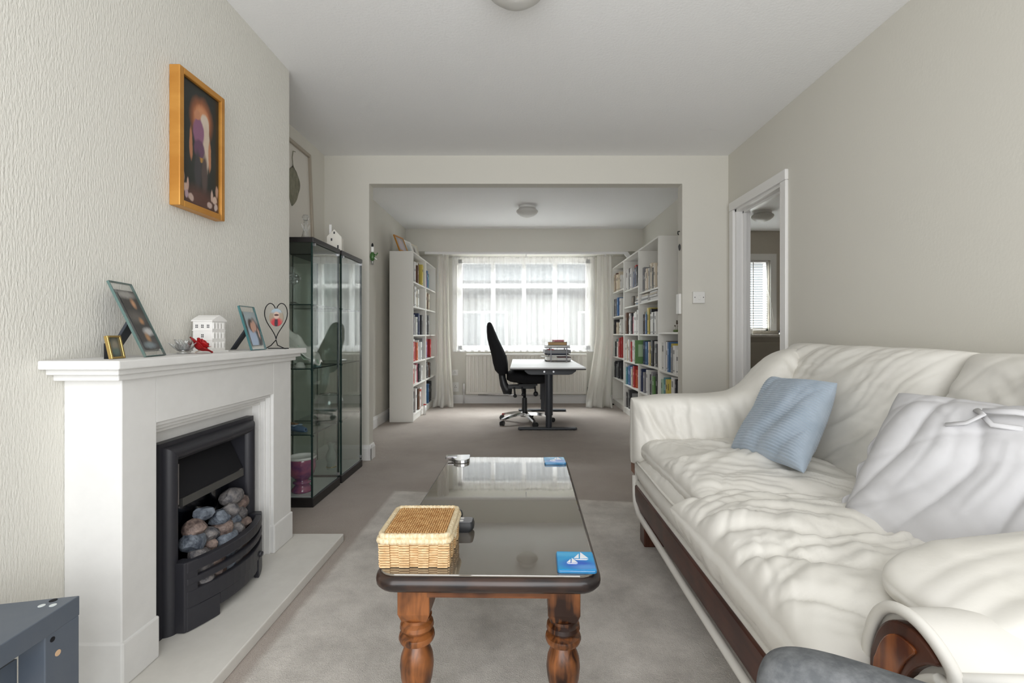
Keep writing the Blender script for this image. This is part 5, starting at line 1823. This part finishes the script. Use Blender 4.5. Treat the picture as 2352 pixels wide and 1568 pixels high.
# lower seat border (boxed, quilted front)
b = MB(SO)
cushion(b, .74, 1.50, .20, Matrix.Translation((.945, 1.645, .365)), n=7, p=.33, pinch=.0, wr=[(0, 1.5, 14, .008, 4), (60, 3, 20, .004, 5)], nu=50, nv=110)
b.build('seat_border', sofa_m, sofa, smooth=True)
MB(SO).tube([(.577, y, .405 + .004 * sin(y * 9)) for y in np.linspace(.95, 2.36, 30)], .006, 8).build('border_piping', sofa_m, sofa, smooth=True)
# seat cushions
b = MB(SO)
cushion(b, .72, .84, .185, Matrix.Translation((.955, 1.985, .455)) @ Matrix.Rotation(R(2), 4, 'Y'), n=4, p=.36, pinch=.02,
        wr=[(5, 1.4, 9, .020, 11), (-25, 2.0, 15, .014, 12), (50, 3, 22, .006, 13)], nu=120, nv=120)
b.build('seat_cushion', sofa_m, sofa, smooth=True)
b = MB(SO)
cushion(b, .80, .82, .23, Matrix.Translation((.915, 1.225, .425)) @ Matrix.Rotation(R(3), 4, 'Y'), n=4, p=.33, pinch=.02,
        wr=[(12, 1.3, 9, .024, 21), (-35, 2.0, 14, .018, 22), (65, 3, 22, .008, 23)], nu=120, nv=120)
b.build('seat_cushion', sofa_m, sofa, smooth=True)
# back
MB(SO).box(1.48, 1.69, .70, 2.62, .20, .84).build('back_frame', sofa_m, sofa, bevel=.05, seg=4)
tl = R(20)
ex, ey, ez = Vector((0, -1, 0)), Vector((sin(tl), 0, cos(tl))), Vector((-cos(tl), 0, sin(tl)))
b = MB(SO)
cushion(b, 1.03, .62, .32, basis(ex, ey, ez, (1.46, 2.13, .69)), n=4.5, p=.34, pinch=.02,
        wr=[(38, 1.2, 10, .020, 31), (52, 1.6, 15, .014, 32), (20, 2.5, 22, .007, 33)], nu=130, nv=100)
b.build('back_cushion', sofa_m, sofa, smooth=True)
b = MB(SO)
cushion(b, .98, .61, .34, basis(ex, ey, ez, (1.475, 1.125, .685)), n=4.5, p=.34, pinch=.02,
        wr=[(-30, 1.3, 10, .018, 41), (40, 2.0, 16, .010, 42)], nu=110, nv=90)
b.build('back_cushion', sofa_m, sofa, smooth=True)


def rounded(k, e=4):
    return lambda U, V, X, Y: (X * (1 - k * np.abs(V) ** e * np.abs(U) ** 2), Y * (1 - k * np.abs(U) ** e * np.abs(V) ** 2))


# far arm: frame, burl front, soft cushion rising into a wing at the back
MB(SO).box(.62, 1.62, 2.44, 2.60, .18, .66).build('arm_frame', sofa_m, sofa, bevel=.05, seg=4)
MB(SO).box(.598, .622, 2.44, 2.58, .30, .64).build('arm_panel', burl_m, sofa, bevel=.01)
MB(SO).tube([(.597, 2.433, .24), (.594, 2.433, .45), (.594, 2.433, .60), (.598, 2.45, .655), (.598, 2.52, .672)], .011, 8).build('arm_piping', sofa_m, sofa, smooth=True)


def armshape(U, V, X, Y):
    x = X + 1.02                                # world x
    top = .735 + .245 * (1 / (1 + np.exp(-(x - 1.22) * 18)))
    top = top - .02 * (1 / (1 + np.exp((x - .66) * 30)))
    bot = .385
    z = bot + (top - bot) * (V + 1) / 2
    return X, z - .60


b = MB(SO)
cushion(b, .90, .40, .27, basis((1, 0, 0), (0, 0, 1), (0, -1, 0), (1.02, 2.45, .60)), n=5, p=.34, pinch=.0,
        wr=[(-60, 1.4, 9, .016, 51), (-80, 1.6, 15, .010, 52), (-30, 2.5, 22, .005, 53)], nu=120, nv=90, shape=armshape)
b.build('arm_cushion', sofa_m, sofa, smooth=True)
# near arm: scroll profile, burl front panel, piping and top pad
sc = [(.835, .18), (.838, .46), (.830, .530), (.808, .578), (.775, .602), (.735, .606), (.700, .594), (.672, .572), (.668, .555), (.690, .545), (.722, .520), (.742, .48), (.752, .42), (.755, .18)]
Tx = basis((0, 1, 0), (0, 0, 1), (1, 0, 0))


def smooth_poly(p, n=5):
    out = []
    m_ = len(p)
    for i in range(m_ - 1):
        p0, p1, p2, p3 = (np.array(p[max(0, min(m_ - 1, i + d_))]) for d_ in (-1, 0, 1, 2))
        for t_ in np.linspace(0, 1, n, endpoint=False):
            out.append(tuple(.5 * (2 * p1 + (p2 - p0) * t_ + (2 * p0 - 5 * p1 + 4 * p2 - p3) * t_ ** 2 + (3 * p1 - p0 - 3 * p2 + p3) * t_ ** 3)))
    return out + [tuple(p[-1])]


MB(SO).prism(smooth_poly(sc), .622, 1.66, Tx).build('arm_frame', sofa_m, sofa, smooth=True, angle=40)
sc2 = [(.822, .19), (.826, .46), (.818, .520), (.798, .562), (.770, .585), (.735, .590), (.705, .580), (.690, .566), (.712, .552), (.738, .524), (.756, .482), (.766, .42), (.768, .19)]
MB(SO).prism(smooth_poly(sc2, 4), .606, .626, Tx).build('arm_panel', walnut_m, sofa, bevel=.004)
MB(SO).prism(smooth_poly([(.810, .19), (.813, .46), (.806, .508), (.789, .545), (.768, .564), (.744, .568), (.726, .562), (.745, .534), (.765, .488), (.777, .42), (.779, .19)], 4), .602, .610, Tx).build('panel_inlay', burl_m, sofa, bevel=.002)
MB(SO).tube([(.612, y, z) for y, z in smooth_poly(sc[:9])], .0095, 8).build('arm_piping', sofa_m, sofa, smooth=True)
MB(SO).tube([(.612, y, z) for y, z in smooth_poly(sc[9:])], .0095, 8).build('arm_piping', sofa_m, sofa, smooth=True)
MB(SO).tube([(.615, .668, .562), (.75, .664, .56), (1.1, .664, .56), (1.6, .67, .56)], .010, 8).build('arm_piping', sofa_m, sofa, smooth=True)
b = MB(SO)
cushion(b, 1.00, .34, .15, Matrix.Translation((1.185, .825, .590)) @ Matrix.Rotation(R(-2), 4, 'Y') @ Matrix.Rotation(R(4), 4, 'X'), n=3.4, p=.40, pinch=.0, shape=rounded(.22),
        wr=[(8, 1.2, 12, .010, 61), (70, 2.5, 18, .005, 62)], nu=100, nv=60)
b.build('arm_pad', sofa_m, sofa, smooth=True)

# blue corduroy cushion
ex = Vector((.12, -.99, .03)).normalized()
ey = Vector((.57, .44, .69))
ey.normalize()
ez = ex.cross(ey).normalized()
b = MB()
def corner_droop(U, V, X, Y):
    # the left lower corner is pulled out and down, as the cushion slumps
    k = np.clip((-U + 1) / 2, 0, 1) * np.clip((-V + 1) / 2, 0, 1)
    return X - .05 * k ** 2, Y - .02 * k ** 2


cushion(b, .40, .43, .135, basis(ex, ey, ez, (1.095, 1.965, .700)), n=2.8, p=.46, pinch=.05, wr=[(60, 1.5, 8, .012, 71)], nu=60, nv=260, ridge=(.0052, 17), shape=corner_droop)
o = b.build('throw_cushion', blue_m, smooth=True)
tag(o, 'pale blue ribbed corduroy cushion leaning on the sofa back', 'cushion')

# linen pillow with tied corner
lp = thing('linen_pillow', 'large crumpled pale grey linen pillow with ties on the sofa', 'cushion', (1.10, 1.29, .50))
O = (1.10, 1.29, .50)
nrm = Vector((-.70, -.34, .62)).normalized()
ex = Vector((.42, -.90, -.02))
ex = (ex - nrm * ex.dot(nrm)).normalized()
ey = nrm.cross(ex)
b = MB(O)
Tp = basis(ex, ey, nrm, (1.195, 1.215, .630))
cushion(b, .58, .56, .24, Tp, n=2.6, p=.45, pinch=.04, wr=[(70, 1.2, 8, .018, 81), (25, 1.6, 10, .012, 82), (-40, 3, 20, .005, 83)], nu=120, nv=110)
b.build('pillow_body', linen_m, lp, smooth=True)
# flange hanging off the left side
P = []
for u in np.linspace(0, 1, 60):
    jag = .5 * sin(u * 11) + .3 * sin(u * 23 + 1) + .3 * sin(u * 37 + 2)
    P.append([(-.278 - (.022 + .010 * jag) * v, -.24 + .36 * u, .010 * sin(u * 21 + v) * v + .012 * v - .012) for v in np.linspace(0, 1, 7)])
MB(O).grid(P, Tp).build('flange', linen_m, lp, smooth=True, solid=.004)
for (pts, r_) in (([(.10, .20, .085), (.13, .17, .115), (.10, .145, .105), (.06, .13, .105)], .008), ([(.12, .19, .10), (.18, .20, .10), (.25, .215, .07)], .009), ([(.12, .18, .10), (.15, .15, .105), (.20, .16, .09)], .007)):
    MB(O).tube([(a_ - .14, b2 - .01, c2 + .022) for a_, b2, c2 in pts], r_, 8, T=Tp, flat=.5).build('tie', linen_m, lp, smooth=True)

# ------------------------------------------------------------------ dark slate bench at the lower left
bn = thing('slate_side_table', 'dark slate grey side table at the lower left corner', 'side table', (-1.14, .80, 0))
O = (-1.14, .80, 0)
MB(O).prism([(-1.01, 1.087), (-1.285, 1.022), (-1.285, .42), (-.975, .42)], .405, .45).build('top', slate_m, bn, bevel=.002)
for (x0, x1, y0, y1) in ((-1.066, -1.0085, 1.006, 1.084), (-1.27, -1.21, .95, 1.015), (-1.05, -.985, .44, .52), (-1.27, -1.21, .44, .52)):
    MB(O).box(x0, x1, y0, y1, 0, .406).build('leg', slate_m, bn, bevel=.002)
MB(O).box(-1.075, -1.068, .52, 1.006, .30, .36).build('stretcher', slate_m, bn)
spot = M('pale_dot', (.62, .66, .66), .5)
for (x, y) in ((-1.055, 1.045), (-1.032, 1.047)):
    MB(O).cyl((x, y, .450), (x, y, .4508), .0065, n=14).build('felt_dot', spot, bn)
MB(O).cyl((-1.05, 1.066, .4497), (-1.05, 1.066, .4504), .0075, n=14).build('screw_hole', matblack_m, bn)
MB(O).cyl((-1.0086, 1.034, .354), (-1.0078, 1.034, .354), .0065, n=14).build('wood_plug', M('raw_wood', (.62, .42, .26), .6), bn)
MB(O).cyl((-1.0086, 1.022, .391), (-1.0078, 1.022, .391), .0055, n=14).build('screw_hole', matblack_m, bn)

# ------------------------------------------------------------------ grey felt chair close to the camera
gc = thing('grey_felt_chair', 'grey felt chair with rounded back at the lower right edge', 'chair', (.47, .42, 0))
O = (.47, .42, 0)
dx = Vector((.82, -.57, 0)).normalized()
nz = Vector((-.57, -.82, .0)).normalized()
Tc = basis(dx, (0, 0, 1), dx.cross(Vector((0, 0, 1))), (.512, .500, .497))
b = MB(O)
cushion(b, .48, .30, .085, Tc, n=6, p=.36, pinch=0, nu=50, nv=40, shape=rounded(.10, 6))
b.build('backrest', felt_m, gc, smooth=True)
Ts = basis(dx, nz, (0, 0, 1), Vector((.512, .500, .40)) + nz * .22)
b = MB(O)
cushion(b, .48, .42, .10, Ts, n=6, p=.36, pinch=0, nu=40, nv=40)
b.build('seat', felt_m, gc, smooth=True)
for sx in (-.19, .19):
    for sy in (.04, .38):
        p = Vector((.512, .500, 0)) + dx * sx + nz * sy
        MB(O).cyl((p.x, p.y, 0), (p.x, p.y, .37), .016, .02, 12).build('leg', walnut_m, gc, smooth=True)
print('books', NBOOK)
